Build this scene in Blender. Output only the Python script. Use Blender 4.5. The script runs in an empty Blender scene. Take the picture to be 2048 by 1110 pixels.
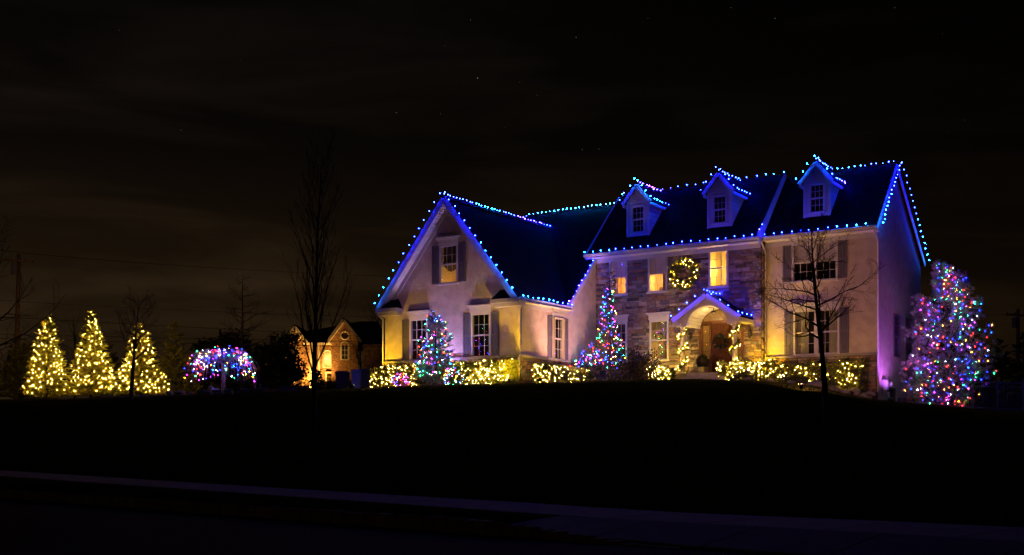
import bpy, math, random
import numpy as np
from mathutils import Vector as V, Matrix
from math import pi, sin, cos, radians, sqrt
random.seed(7); rng = np.random.default_rng(7)
S = bpy.context.scene
COL = S.collection

# ------------------------------------------------------------------ camera (eye at the street, view shifted up)
cam = bpy.data.objects.new('camera', bpy.data.cameras.new('camera')); COL.objects.link(cam)
cam.data.sensor_width = 36; cam.data.lens = 41.31; cam.data.shift_y = 0.167
cam.location = (0, 0, 0); cam.rotation_euler = (pi/2, 0, 0)
cam.data.clip_start = .1; cam.data.clip_end = 6000
S.camera = cam
S.view_settings.view_transform = 'Standard'; S.view_settings.look = 'None'
S.view_settings.exposure = 0; S.view_settings.gamma = 1; S.view_settings.use_curve_mapping = False
S.render.engine = 'CYCLES'
S.cycles.use_denoising = True
S.cycles.max_bounces = 6; S.cycles.diffuse_bounces = 2; S.cycles.glossy_bounces = 2
S.cycles.transparent_max_bounces = 12; S.cycles.sample_clamp_indirect = 1.5
S.cycles.caustics_reflective = False; S.cycles.caustics_refractive = False
S.cycles.use_light_tree = True
S.cycles.filter_width = 1.5

# ------------------------------------------------------------------ night sky
w = bpy.data.worlds.new('World'); S.world = w; w.use_nodes = True
nt = w.node_tree; nt.nodes.clear()
def wn(t, **k):
    n = nt.nodes.new(t)
    for a, b in k.items(): setattr(n, a, b)
    return n
def lk(a, b): nt.links.new(a, b)
out = wn('ShaderNodeOutputWorld')
sky = wn('ShaderNodeTexSky'); sky.sky_type = 'NISHITA'; sky.sun_disc = False
sky.sun_elevation = radians(-12); sky.sun_rotation = radians(-60)
bg0 = wn('ShaderNodeBackground'); bg0.inputs[1].default_value = .05; lk(sky.outputs[0], bg0.inputs[0])
tc = wn('ShaderNodeTexCoord'); sp = wn('ShaderNodeSeparateXYZ'); lk(tc.outputs['Generated'], sp.inputs[0])
ramp = wn('ShaderNodeValToRGB')        # town glow that fades with height
e = ramp.color_ramp.elements
e[0].position = 0.0; e[0].color = (.0240, .0132, .0050, 1)
e[1].position = .40; e[1].color = (.0015, .0012, .0012, 1)
x = e.new(.14); x.color = (.0120, .0068, .0030, 1)
x = e.new(.24); x.color = (.0034, .0023, .0016, 1)
lk(sp.outputs[2], ramp.inputs[0])
mr = wn('ShaderNodeMapRange'); lk(sp.outputs[0], mr.inputs[0])   # the town lies to the left
mr.inputs[1].default_value = -.45; mr.inputs[2].default_value = .5; mr.inputs[3].default_value = 1.15; mr.inputs[4].default_value = .26
mp = wn('ShaderNodeMapping'); mp.inputs['Scale'].default_value = (2.6, 2.6, 15); mp.inputs['Rotation'].default_value = (0, radians(2.5), 0)
lk(tc.outputs['Generated'], mp.inputs[0])
nz = wn('ShaderNodeTexNoise'); nz.inputs['Scale'].default_value = 1.3; nz.inputs['Detail'].default_value = 5; nz.inputs['Distortion'].default_value = .6
lk(mp.outputs[0], nz.inputs['Vector'])
cr = wn('ShaderNodeMapRange'); lk(nz.outputs['Fac'], cr.inputs[0])
cr.inputs[1].default_value = .47; cr.inputs[2].default_value = .72; cr.inputs[3].default_value = .85; cr.inputs[4].default_value = 2.1
mu = wn('ShaderNodeMath', operation='MULTIPLY'); lk(mr.outputs[0], mu.inputs[0]); lk(cr.outputs[0], mu.inputs[1])
bg1 = wn('ShaderNodeBackground'); lk(ramp.outputs[0], bg1.inputs[0]); lk(mu.outputs[0], bg1.inputs[1])
ad = wn('ShaderNodeAddShader'); lk(bg0.outputs[0], ad.inputs[0]); lk(bg1.outputs[0], ad.inputs[1])
lk(ad.outputs[0], out.inputs[0])

# ------------------------------------------------------------------ frames and pixel helpers
F = 2350.0; CX = 1024.0; HY = 897.0
P0 = V((14.2894, 46.0, 3.7387))
HM = Matrix.Translation(P0) @ Matrix.Rotation(math.atan2(-.549, .836), 4, 'Z')   # house: x = -u (right), y = v (back), z = w (up)
WM = Matrix.Identity(4)
def h(u, v, w): return V((-u, v, w))
def at(px, py, Y): return V(((px-CX)/F*Y, Y, (HY-py)/F*Y))
def H2W(u, v, w): return HM @ h(u, v, w)

# ------------------------------------------------------------------ materials
M = {}
def mat(name, col=(.5, .5, .5), rough=.7, noise=0, nscale=8, bump=0, bscale=30, bdist=.02, metal=0, spec=.4, trans=0, objrnd=0):
    m = bpy.data.materials.new(name); m.use_nodes = True; t = m.node_tree; b = t.nodes['Principled BSDF']
    b.inputs['Roughness'].default_value = rough; b.inputs['Metallic'].default_value = metal
    b.inputs['Specular IOR Level'].default_value = spec
    b.inputs['Base Color'].default_value = (*col, 1)
    co = t.nodes.new('ShaderNodeTexCoord')
    if noise or objrnd:
        n = t.nodes.new('ShaderNodeTexNoise'); n.inputs['Scale'].default_value = nscale; n.inputs['Detail'].default_value = 5
        t.links.new(co.outputs['Object'], n.inputs['Vector'])
        a = t.nodes.new('ShaderNodeMapRange'); a.inputs[1].default_value = .3; a.inputs[2].default_value = .7
        a.inputs[3].default_value = 1-noise; a.inputs[4].default_value = 1+noise; t.links.new(n.outputs['Fac'], a.inputs[0])
        val = a.outputs[0]
        if objrnd:
            oi = t.nodes.new('ShaderNodeObjectInfo'); r2 = t.nodes.new('ShaderNodeMapRange')
            r2.inputs[3].default_value = 1-objrnd; r2.inputs[4].default_value = 1+objrnd; t.links.new(oi.outputs['Random'], r2.inputs[0])
            mm = t.nodes.new('ShaderNodeMath'); mm.operation = 'MULTIPLY'; t.links.new(val, mm.inputs[0]); t.links.new(r2.outputs[0], mm.inputs[1]); val = mm.outputs[0]
        mx = t.nodes.new('ShaderNodeVectorMath'); mx.operation = 'SCALE'; mx.inputs[0].default_value = col
        t.links.new(val, mx.inputs['Scale']); t.links.new(mx.outputs[0], b.inputs['Base Color'])
    if bump:
        n2 = t.nodes.new('ShaderNodeTexNoise'); n2.inputs['Scale'].default_value = bscale; n2.inputs['Detail'].default_value = 4
        t.links.new(co.outputs['Object'], n2.inputs['Vector'])
        bp = t.nodes.new('ShaderNodeBump'); bp.inputs['Strength'].default_value = bump; bp.inputs['Distance'].default_value = bdist
        t.links.new(n2.outputs['Fac'], bp.inputs['Height']); t.links.new(bp.outputs[0], b.inputs['Normal'])
    if trans:
        tr = t.nodes.new('ShaderNodeBsdfTranslucent'); tr.inputs[0].default_value = (*[min(1, c*1.3) for c in col], 1)
        ms = t.nodes.new('ShaderNodeMixShader'); ms.inputs[0].default_value = trans
        o = t.nodes['Material Output']; t.links.new(b.outputs[0], ms.inputs[1]); t.links.new(tr.outputs[0], ms.inputs[2]); t.links.new(ms.outputs[0], o.inputs[0])
    M[name] = m; return m
mat('stucco', (.43, .365, .31), .95, .14, 3, 1, 15, .035, spec=.1)
_t = M['stucco'].node_tree; _b = [n for n in _t.nodes if n.type == 'BUMP'][0]; _n = _b.inputs['Height'].links[0].from_node
_m = _t.nodes.new('ShaderNodeMapping'); _m.inputs['Scale'].default_value = (1, 1, 2.6)      # trowelled sideways
_t.links.new([n for n in _t.nodes if n.type == 'TEX_COORD'][0].outputs['Object'], _m.inputs[0]); _t.links.new(_m.outputs[0], _n.inputs['Vector'])
mat('trim', (.44, .42, .40), .5, .05, 5)
mat('soffit', (.66, .64, .60), .6, .05, 5)
mat('shutter_paint', (.095, .085, .11), .55, .08, 6)
mat('panel_paint', (.075, .068, .09), .55, .08, 6)
mat('siding', (.42, .42, .41), .6, .05, 5)
mat('mortar', (.045, .038, .034), .95, .2, 10, .5, 60)
for i, c in enumerate([(.19, .14, .115), (.27, .215, .18), (.09, .068, .06), (.15, .13, .145), (.21, .125, .08)]):
    mat('stone%d' % i, c, .9, .3, 9, .6, 22, .03, objrnd=.25)
mat('rock', (.15, .14, .14), .95, .3, 3, .8, 8, .06, objrnd=.2)
mat('wood_door', (.085, .032, .011), .6, .35, 7, spec=.12)
mat('wood_frame', (.12, .045, .02), .45, .3, 7)
mat('black_metal', (.02, .02, .02), .4)
mat('grey_metal', (.42, .42, .44), .45, .08, 10)
mat('galv', (.30, .30, .32), .45, .1, 10)
mat('cable', (.012, .03, .015), .6)
mat('bin_dark', (.10, .10, .12), .35, .1, 5)
mat('bin_blue', (.55, .60, .70), .3, .1, 5)
mat('bin_green', (.30, .30, .10), .35, .1, 5)
mat('bark', (.055, .043, .034), .95, .3, 12, .6, 40)
mat('bark_pale', (.22, .19, .18), .9, .25, 12, .5, 40)
mat('twig', (.05, .038, .03), .9)
mat('twig_pale', (.38, .32, .34), .9)
mat('needle', (.19, .19, .045), .7, .25, 3, trans=.25)
mat('needle_blue', (.13, .18, .14), .7, .25, 3, trans=.2)
mat('needle_pine', (.23, .24, .23), .7, .25, 3, trans=.2)
mat('leaf_hedge', (.115, .13, .025), .5, .3, 5, trans=.3)
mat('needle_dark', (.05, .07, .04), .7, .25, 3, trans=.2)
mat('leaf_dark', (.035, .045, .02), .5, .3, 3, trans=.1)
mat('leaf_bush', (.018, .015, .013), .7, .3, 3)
mat('ribbon', (.75, .62, .35), .5)
mat('mulch', (.05, .03, .02), 1, .4, 12, 1, 20, .06)
mat('lawn', (.034, .040, .003), 1, .35, .8, 1, 14, .06, spec=0)
mat('grass', (.034, .042, .003), .9, .2, 1, trans=.2)
mat('asphalt', (.028, .026, .024), 1, .2, 6, .8, 90, .01, spec=.05)
mat('concrete', (.26, .24, .22), .95, .15, 2.5, .5, 80, .006, objrnd=.06)
mat('belgian', (.45, .33, .20), .95, .3, 7, .8, 30, .02, objrnd=.3)
mat('pot', (.30, .26, .18), .8, .15, 8)
mat('lamb_white', (.8, .78, .77), .9, .15, 12, .8, 30, .02)
mat('curtain_green', (.62, .62, .40), .9, .1, 4, trans=.2)
mat('curtain_warm', (.62, .42, .24), .9, .1, 4, trans=.3)
mat('curtain_grey', (.16, .15, .16), .9, .1, 4, trans=.2)
mat('blind', (.8, .72, .74), .8, .04, 4, trans=.25)
mat('room_paint', (.62, .50, .32), .9)
mat('dark_room', (.05, .045, .04), .9)  # near-black walls: darkness of the unlit rooms is put into the colour
mat('furniture', (.10, .05, .025), .6, .2, 8)
mat('pole_wood', (.40, .24, .12), .95, .25, 5, .6, 25)
mat('brick', (.24, .135, .075), .95, .6, 5, 1, 7, .12)
mat('brick_roof', (.022, .02, .02), .95, .2, 4)
mat('iron', (.24, .24, .25), .5)
mat('dry_grass', (.30, .25, .20), .9, .2, 4, trans=.2)

# shingles: courses with a staggered joint, as relief only
def shingle():
    m = mat('shingle', (.006, .006, .007), .95, .3, 5, spec=.06); t = m.node_tree; b = t.nodes['Principled BSDF']
    co = t.nodes.new('ShaderNodeTexCoord'); s = t.nodes.new('ShaderNodeSeparateXYZ'); t.links.new(co.outputs['Object'], s.inputs[0])
    a = t.nodes.new('ShaderNodeMath'); a.operation = 'ADD'; t.links.new(s.outputs[0], a.inputs[0]); t.links.new(s.outputs[1], a.inputs[1])
    c = t.nodes.new('ShaderNodeCombineXYZ'); t.links.new(a.outputs[0], c.inputs[0]); t.links.new(s.outputs[2], c.inputs[1])
    br = t.nodes.new('ShaderNodeTexBrick'); br.inputs['Scale'].default_value = 1; br.inputs['Mortar Size'].default_value = .012
    br.inputs['Brick Width'].default_value = .32; br.inputs['Row Height'].default_value = .11
    t.links.new(c.outputs[0], br.inputs['Vector'])
    bp = t.nodes.new('ShaderNodeBump'); bp.inputs['Strength'].default_value = .8; bp.inputs['Distance'].default_value = .03; bp.invert = True
    t.links.new(br.outputs['Fac'], bp.inputs['Height']); t.links.new(bp.outputs[0], b.inputs['Normal'])
shingle()
def glass(name, refl=.10):
    m = bpy.data.materials.new(name); m.use_nodes = True; t = m.node_tree; t.nodes.remove(t.nodes['Principled BSDF'])
    a = t.nodes.new('ShaderNodeBsdfTransparent'); a.inputs[0].default_value = (.92, .93, .93, 1)
    g = t.nodes.new('ShaderNodeBsdfGlossy'); g.inputs['Roughness'].default_value = .02
    lw = t.nodes.new('ShaderNodeLayerWeight'); lw.inputs[0].default_value = .5      # Schlick term, the same from both faces of the thin pane
    pw = t.nodes.new('ShaderNodeMath'); pw.operation = 'POWER'; pw.inputs[1].default_value = 5; t.links.new(lw.outputs['Facing'], pw.inputs[0])
    f = t.nodes.new('ShaderNodeMath'); f.operation = 'MULTIPLY_ADD'; f.inputs[1].default_value = .95; f.inputs[2].default_value = .045; t.links.new(pw.outputs[0], f.inputs[0])
    x = t.nodes.new('ShaderNodeMixShader'); t.links.new(f.outputs[0], x.inputs[0]); t.links.new(a.outputs[0], x.inputs[1]); t.links.new(g.outputs[0], x.inputs[2])
    t.links.new(x.outputs[0], t.nodes['Material Output'].inputs[0]); M[name] = m
glass('glass')
def emit(name, col, st, sample=True, alpha=1.0):
    m = bpy.data.materials.new(name); m.use_nodes = True; t = m.node_tree; t.nodes.remove(t.nodes['Principled BSDF'])
    em = t.nodes.new('ShaderNodeEmission'); em.inputs[0].default_value = (*col, 1); em.inputs[1].default_value = st
    o = t.nodes['Material Output']
    if alpha < 1:
        a = t.nodes.new('ShaderNodeBsdfTransparent'); x = t.nodes.new('ShaderNodeMixShader'); x.inputs[0].default_value = alpha
        t.links.new(a.outputs[0], x.inputs[1]); t.links.new(em.outputs[0], x.inputs[2]); t.links.new(x.outputs[0], o.inputs[0])
    else: t.links.new(em.outputs[0], o.inputs[0])
    if not sample: m.cycles.emission_sampling = 'NONE'
    M[name] = m; return m
BULB = dict(blue=(.003, .008, 1), indigo=(.010, .006, 1), azure=(.003, .045, 1), cyan=(.003, .15, 1), teal=(.005, .24, .9), violet=(.10, .012, 1),
            red=(1, .006, .005), green=(.006, .8, .10), amber=(1, .24, .006), warm=(1, .54, .045), purple=(.40, .008, 1), white=(.65, .75, 1), pink=(1, .03, .18))
for k, c in BULB.items():
    emit('core_'+k, c, 1350)
    emit('mini_'+k, c, {'warm': 1050, 'white': 220}.get(k, 520))
    emit('shell_'+k, c, 1.5, sample=False, alpha=.4)  # glowing envelope added to stand in for each bulb's halo
emit('spot_lens', (1, .9, .8), 3, sample=False)

# ------------------------------------------------------------------ mesh builder
class MB:
    def __init__(s): s.v = []; s.f = []; s.m = []
    def add(s, vs, fs, mi=0):
        n = len(s.v); s.v += [V(a) for a in vs]
        for f in fs: s.f.append([n+i for i in f]); s.m.append(mi)
    def box(s, x0, x1, y0, y1, z0, z1, mi=0):
        s.add([(x0, y0, z0), (x1, y0, z0), (x1, y1, z0), (x0, y1, z0), (x0, y0, z1), (x1, y0, z1), (x1, y1, z1), (x0, y1, z1)],
              [(3, 2, 1, 0), (4, 5, 6, 7), (0, 1, 5, 4), (1, 2, 6, 5), (2, 3, 7, 6), (3, 0, 4, 7)], mi); return s
    def hbox(s, u0, u1, v0, v1, w0, w1, mi=0): return s.box(-max(u0, u1), -min(u0, u1), v0, v1, w0, w1, mi)
    def beam(s, p0, p1, wd, ht, up=(0, 0, 1), mi=0):
        p0 = V(p0); p1 = V(p1); d = (p1-p0).normalized(); a = d.cross(V(up)).normalized(); b = a.cross(d).normalized()
        a *= wd/2; b *= ht/2
        s.add([p0-a-b, p0+a-b, p0+a+b, p0-a+b, p1-a-b, p1+a-b, p1+a+b, p1-a+b],
              [(0, 1, 2, 3), (7, 6, 5, 4), (4, 5, 1, 0), (5, 6, 2, 1), (6, 7, 3, 2), (7, 4, 0, 3)], mi); return s
    def prism(s, poly, vec, mi=0):
        poly = [V(p) for p in poly]; vec = V(vec); n = len(poly)
        s.add(poly+[p+vec for p in poly], [list(range(n)), list(range(2*n-1, n-1, -1))]+[(i, i+n, (i+1) % n+n, (i+1) % n) for i in range(n)], mi); return s
    def tube(s, pts, rad, n=6, mi=0, caps=True):
        pts = [V(p) for p in pts]; k = len(pts)
        if not hasattr(rad, '__len__'): rad = [rad]*k
        base = len(s.v); ref = V((.31, .17, .93))
        for i, p in enumerate(pts):
            d = (pts[min(i+1, k-1)]-pts[max(i-1, 0)]).normalized()
            a = d.cross(ref)
            if a.length < .05: a = d.cross(V((1, 0, 0)))
            a.normalize(); b = d.cross(a)
            for j in range(n):
                t = 2*pi*j/n; s.v.append(p+(a*cos(t)+b*sin(t))*rad[i])
        for i in range(k-1):
            for j in range(n):
                s.f.append([base+i*n+j, base+i*n+(j+1) % n, base+(i+1)*n+(j+1) % n, base+(i+1)*n+j]); s.m.append(mi)
        if caps:
            s.f.append([base+j for j in range(n)][::-1]); s.m.append(mi)
            s.f.append([base+(k-1)*n+j for j in range(n)]); s.m.append(mi)
        return s
    def lathe(s, prof, n=10, c=(0, 0, 0), mi=0):
        c = V(c); base = len(s.v)
        for r, z in prof:
            for j in range(n): s.v.append(c+V((r*cos(2*pi*j/n), r*sin(2*pi*j/n), z)))
        for i in range(len(prof)-1):
            for j in range(n): s.f.append([base+i*n+j, base+i*n+(j+1) % n, base+(i+1)*n+(j+1) % n, base+(i+1)*n+j]); s.m.append(mi)
        s.f.append([base+j for j in range(n)][::-1]); s.m.append(mi)
        s.f.append([base+(len(prof)-1)*n+j for j in range(n)]); s.m.append(mi)
        return s
    def xf(s, mt, start=0):
        for i in range(start, len(s.v)): s.v[i] = mt @ s.v[i]
        return s
    def data(s, name, mats, off=V((0, 0, 0)), smooth=False):
        me = bpy.data.meshes.new(name); me.from_pydata([v-off for v in s.v], [], s.f)
        for m in mats: me.materials.append(M[m])
        if len(mats) > 1: me.polygons.foreach_set('material_index', s.m)
        if smooth: me.polygons.foreach_set('use_smooth', [True]*len(me.polygons))
        me.update(); return me
OFF = {}; FR = {}
def meta(o, label=None, cat=None, group=None, kind=None):
    if label: o['label'] = label
    if cat: o['category'] = cat
    if group: o['group'] = group
    if kind: o['kind'] = kind
    return o
def thing(name, label, cat, base, frame=WM, group=None):
    o = bpy.data.objects.new(name, None); COL.objects.link(o); base = V(base)
    o.matrix_world = frame @ Matrix.Translation(base); o.empty_display_size = .2
    OFF[o] = base; return meta(o, label, cat, group)
def part(name, mb, mats, parent, label=None, kind=None, smooth=False):
    if isinstance(mats, str): mats = [mats]
    me = mb.data(name, mats, OFF[parent], smooth) if isinstance(mb, MB) else mb
    o = bpy.data.objects.new(name, me); COL.objects.link(o); o.parent = parent; OFF[o] = OFF[parent]
    return meta(o, label, None, None, kind)
def solo(name, mb, mats, label=None, cat=None, group=None, kind=None, frame=WM, base=(0, 0, 0), smooth=False):
    if isinstance(mats, str): mats = [mats]
    base = V(base); me = mb.data(name, mats, base, smooth) if isinstance(mb, MB) else mb
    o = bpy.data.objects.new(name, me); COL.objects.link(o); o.matrix_world = frame @ Matrix.Translation(base); OFF[o] = base
    return meta(o, label, cat, group, kind)
def inst(name, me, parent, loc, rot=None, scale=None, label=None):
    o = bpy.data.objects.new(name, me); COL.objects.link(o); o.parent = parent; o.location = V(loc)-OFF[parent]
    if rot: o.rotation_euler = rot
    if scale: o.scale = scale
    if label: o['label'] = label
    return o
def leaves(name, P, D, L, W, mat_, off=(0, 0, 0)):
    """many small rhombic leaves: P centres of the leaf foot, D directions (n,3)"""
    P = np.asarray(P, float)-np.array(off); D = np.asarray(D, float); n = len(P)
    D = D/np.maximum(np.linalg.norm(D, axis=1, keepdims=True), 1e-6)
    R = rng.normal(size=(n, 3)); Sd = np.cross(D, R); Sd /= np.maximum(np.linalg.norm(Sd, axis=1, keepdims=True), 1e-6)
    L = np.broadcast_to(L, (n,))[:, None]*rng.uniform(.7, 1.3, (n, 1)); W = np.broadcast_to(W, (n,))[:, None]
    vs = np.stack([P, P+D*L*.45+Sd*W, P+D*L, P+D*L*.45-Sd*W], 1).reshape(-1, 3)
    me = bpy.data.meshes.new(name); me.vertices.add(4*n); me.vertices.foreach_set('co', vs.ravel())
    me.loops.add(4*n); me.loops.foreach_set('vertex_index', np.arange(4*n)); me.polygons.add(n)
    me.polygons.foreach_set('loop_start', np.arange(0, 4*n, 4)); me.polygons.foreach_set('loop_total', np.full(n, 4))
    me.materials.append(M[mat_]); me.update(calc_edges=True); return me
def clip2(poly, planes):
    for A, B, Cc in planes:
        o = []
        for i in range(len(poly)):
            p, q = poly[i], poly[(i+1) % len(poly)]; dp = A*p[0]+B*p[1]-Cc; dq = A*q[0]+B*q[1]-Cc
            if dp <= 0: o.append(p)
            if dp*dq < 0:
                t = dp/(dp-dq); o.append((p[0]+(q[0]-p[0])*t, p[1]+(q[1]-p[1])*t))
        poly = o
        if len(poly) < 3: return []
    return poly
def wall(P, a0, a1, b0, b1, holes=(), planes=(), depth=None, mb=None):
    """wall face with openings; P maps (a,b) to 3-D; depth = inward vector for the reveals"""
    mb = mb or MB()
    A = sorted({a0, a1, *[x for q in holes for x in q[:2]]}); B = sorted({b0, b1, *[x for q in holes for x in q[2:4]]})
    for i in range(len(A)-1):
        for j in range(len(B)-1):
            ca, cb = (A[i]+A[i+1])/2, (B[j]+B[j+1])/2
            if any(q[0] < ca < q[1] and q[2] < cb < q[3] for q in holes): continue
            pl = clip2([(A[i], B[j]), (A[i+1], B[j]), (A[i+1], B[j+1]), (A[i], B[j+1])], planes)
            if pl: mb.add([P(*p) for p in pl], [list(range(len(pl)))])
    if depth:
        d = V(depth)
        for q in holes:
            c = [P(q[0], q[2]), P(q[1], q[2]), P(q[1], q[3]), P(q[0], q[3])]
            for k in range(4): mb.add([c[k], c[(k+1) % 4], c[(k+1) % 4]+d, c[k]+d], [(0, 1, 2, 3)])
    return mb

# ------------------------------------------------------------------ terrain
KD = V((-.70, .714, 0)).normalized(); KN = V((.714, .70, 0)).normalized(); K0 = V((0, 14.7, 0))
CT = [(-700, 800, 66), (0, 800, 63), (100, 799, 62), (250, 796, 61), (480, 788, 57), (640, 781, 52), (760, 776, 46.5), (900, 772, 45.2), (1040, 769, 44.3),
      (1200, 763, 45.2), (1400, 760, 45.2), (1520, 764, 44.9), (1620, 773, 44.3), (1690, 790, 43.8), (1750, 801, 44.0), (1850, 811, 45), (1990, 823, 47), (2100, 827, 48), (2900, 850, 50)]
CTx = [c[0] for c in CT]; CTt = [(HY-c[1])/F for c in CT]; CTy = [c[2] for c in CT]
def ys(a, t=2.75): return min((t+10.29)/max(.714*a+.70, .12), 42)
def ground(X, Y):
    a = X/Y; px = CX+a*F; T = float(np.interp(px, CTx, CTt)); Yc = float(np.interp(px, CTx, CTy)); Y0 = ys(a)
    z0 = float(np.interp(px, (0, 1024, 2400), (-.68, -.87, -.92))); zc = T*Yc
    if Y <= Y0: return z0
    if Y >= Yc: return zc+T*.90*(min(Y, 170)-Yc)
    s = (Y-Y0)/(Yc-Y0); m1 = max(T*(Yc-Y0)/(zc-z0)*1.15, .05); m0 = .9
    hh = (s**3-2*s*s+s)*m0+(-2*s**3+3*s*s)+(s**3-s*s)*m1
    return z0+(zc-z0)*hh
mb = MB(); AN = np.linspace(-.72, .80, 190); NY = 110
for i, a in enumerate(AN):
    y0 = ys(a); yc = float(np.interp(CX+a*F, CTx, CTy))
    Y = np.concatenate([np.linspace(y0, yc, 60), yc+np.linspace(.04, 1, 50)**3*1500]) if NY == 110 else None
    for y in Y: mb.v.append(V((a*y, y, ground(a*y, y))))
n = 110
for i in range(len(AN)-1):
    for j in range(n-1): mb.f.append([i*n+j, (i+1)*n+j, (i+1)*n+j+1, i*n+j+1]); mb.m.append(0)
solo('lawn', mb, 'lawn', kind='structure', smooth=True)
def kp(s, t, z): return K0+KD*s+KN*t+V((0, 0, z))
mb = MB(); mb.add([(-900, -900, -1.10), (900, -900, -1.10), (900, 60, -1.10), (-900, 60, -1.10)], [(0, 1, 2, 3)])
solo('road', mb, 'asphalt', kind='structure')
def zside(s): return -.90+max(0, s)*.0105
# verge of grass between kerb and pavement
mb = MB(); SS = np.linspace(.35, 34, 60)
for s in SS:
    for t, dz in ((.13, 0), (.6, .04), (1.22, 0)): mb.v.append(kp(s, t, zside(s)-.03+dz*.6))
for i in range(59):
    for j in range(2): mb.f.append([i*3+j, i*3+j+1, i*3+j+4, i*3+j+3]); mb.m.append(0)
solo('grass_verge', mb, 'lawn', kind='structure', smooth=True)
# pavement slabs
pv = bpy.data.objects.new('pavement', None); COL.objects.link(pv); pv['kind'] = 'structure'; OFF[pv] = V((0, 0, 0))
s = -16.0
while s < 33:
    s1 = s+1.55; g = .012
    m_ = MB(); m_.prism([kp(s+g, 1.25, zside(s)), kp(s1-g, 1.25, zside(s1)), kp(s1-g, 2.95, zside(s1)+.02), kp(s+g, 2.95, zside(s)+.02)], (0, 0, -.12))
    part('slab', m_, 'concrete', pv)
    s = s1
dr = bpy.data.objects.new('driveway_apron', None); COL.objects.link(dr); dr['kind'] = 'structure'; OFF[dr] = V((0, 0, 0))
s = .3
while s > -15:
    s1 = s-1.55; g = .012; zk = lambda q: -.965-.10*min(1, max(0, (.3-q)/2.1))
    m_ = MB(); m_.prism([kp(s1+g, .13, zk(s1)), kp(s-g, .13, zk(s)), kp(s-g, 1.235, zside(s)), kp(s1+g, 1.235, zside(s1))], (0, 0, -.12))
    part('slab', m_, 'concrete', dr); s = s1
mb = MB(); mb.add([kp(-18, .1, -1.085), kp(34, .1, -1.085), kp(34, 3, -1.05), kp(-18, 3, -1.05)], [(0, 1, 2, 3)])
solo('soil_bed', mb, 'mulch', kind='structure')
# Belgian block kerb
kb = bpy.data.objects.new('kerb', None); COL.objects.link(kb); kb['kind'] = 'structure'; OFF[kb] = V((0, 0, 0))
def rough_block(seed):
    r = random.Random(seed); m_ = MB(); q = lambda k: r.uniform(-k, k)
    for z in (0, .88, 1):
        k = .5 if z < 1 else .42
        for sx, sy in ((-1, -1), (1, -1), (1, 1), (-1, 1)): m_.v.append(V((sx*k+q(.05), sy*k+q(.05), z+(q(.05) if z else 0))))
    for a in (0, 4):
        for j in range(4): m_.f.append([a+j, a+(j+1) % 4, a+4+(j+1) % 4, a+4+j]); m_.m.append(0)
    m_.f.append([8, 9, 10, 11]); m_.m.append(0)
    return m_.data('block', ['belgian'])
blk = [rough_block(i) for i in range(6)]; s = -2.6
ang = math.atan2(KD.y, KD.x)
while s < 30:
    L = random.uniform(.22, .31); top = -.94+.004*max(s, 0); ht = .19 if s > .3 else .19-.155*min(1, (.3-s)/2.3)
    inst('block', random.choice(blk), kb, kp(s+L/2, .03+random.uniform(-.012, .012), -1.11), (0, 0, ang), (L-.02, .17, ht+random.uniform(-.008, .008)))
    s += L
# blades along the crest of the lawn
n = 26000; a = rng.uniform(-.46, .46, n); px = CX+a*F; yc = np.interp(px, CTx, CTy); Y = yc-np.abs(rng.normal(0, 2.2, n))+.6
P = np.array([(a[i]*Y[i], Y[i], ground(a[i]*Y[i], Y[i])-.01) for i in range(n)])
D = rng.normal(0, .35, (n, 3)); D[:, 2] = 1
solo('grass', leaves('grass', P, D, .075, .008, 'grass'), None, kind='stuff')
# stars
mb = MB()
for i, (x_, y_, r_) in enumerate([(955, 156, 1.15), (1152, 75, .8), (779, 57, .55), (941, 40, .6), (1550, 37, .65), (1462, 15, .5), (793, 225, .5), (881, 227, .45), (1165, 299, .5), (1198, 298, .55), (1074, 191, .4),
          (238, 61, .4), (812, 131, .4), (362, 260, .5), (1790, 15, .45), (1885, 68, .4), (655, 360, .4), (1295, 37, .35), (120, 215, .3), (480, 120, .3), (1700, 210, .3), (1930, 240, .3), (1010, 255, .3), (890, 92, .35), (1040, 165, .35)]):
    c = at(x_, y_, 3000); r = r_*.8
    mb.add([c+V((r, 0, 0)), c+V((-r, 0, 0)), c+V((0, r, 0)), c+V((0, -r, 0)), c+V((0, 0, r)), c+V((0, 0, -r))],
           [(0, 2, 4), (2, 1, 4), (1, 3, 4), (3, 0, 4), (2, 0, 5), (1, 2, 5), (3, 1, 5), (0, 3, 5)])
emit('star', (.75, .85, 1), .55, sample=False)
solo('stars', mb, 'star', kind='stuff')

# ------------------------------------------------------------------ the house
house = thing('house', 'large stucco and stone house with three dormers and a left gabled wing', 'house', h(6, 0, -1.2), HM)
def hp(name, mb, m, **k): return part(name, mb, m, house, **k)
# window openings (a0,a1,w0,w1)
RW2 = (1.22, 3.78, 3.05, 4.55); RW1 = (1.16, 3.70, .06, 1.84)
mb = wall(lambda u, w: h(u, 0, w), 0, 4.6, 0, 4.95, [RW2, RW1], depth=(0, .12, 0)); hp('wall', mb, 'stucco')
SW = [(2.35, 3.25, .02, 1.75), (4.15, 5.0, .02, 1.75), (1.4, 2.5, -2.1, -1.28), (5.35, 6.35, -2.1, -1.25)]
mb = wall(lambda v, w: h(0, v, w), 0, 6.6, -3.2, 8, SW, [(-1.08, 1, 4.93+1.08*.4-.13), (.77, 1, 7.88+.77*2.33-.14)], depth=(-.12, 0, 0)); hp('wall', mb, 'stucco')
mb = wall(lambda u, w: h(u, 6.6, w), 0, 17.6, -3, 4.4); mb = wall(lambda v, w: h(17.6, v, w), -2.9, 6.6, -1.5, 8, (), [(-.996, 1, 7.65-.996*2.33-.13), (.6, 1, 7.6+.6*2.33)], mb=mb); hp('wall', mb, 'stucco')
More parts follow.
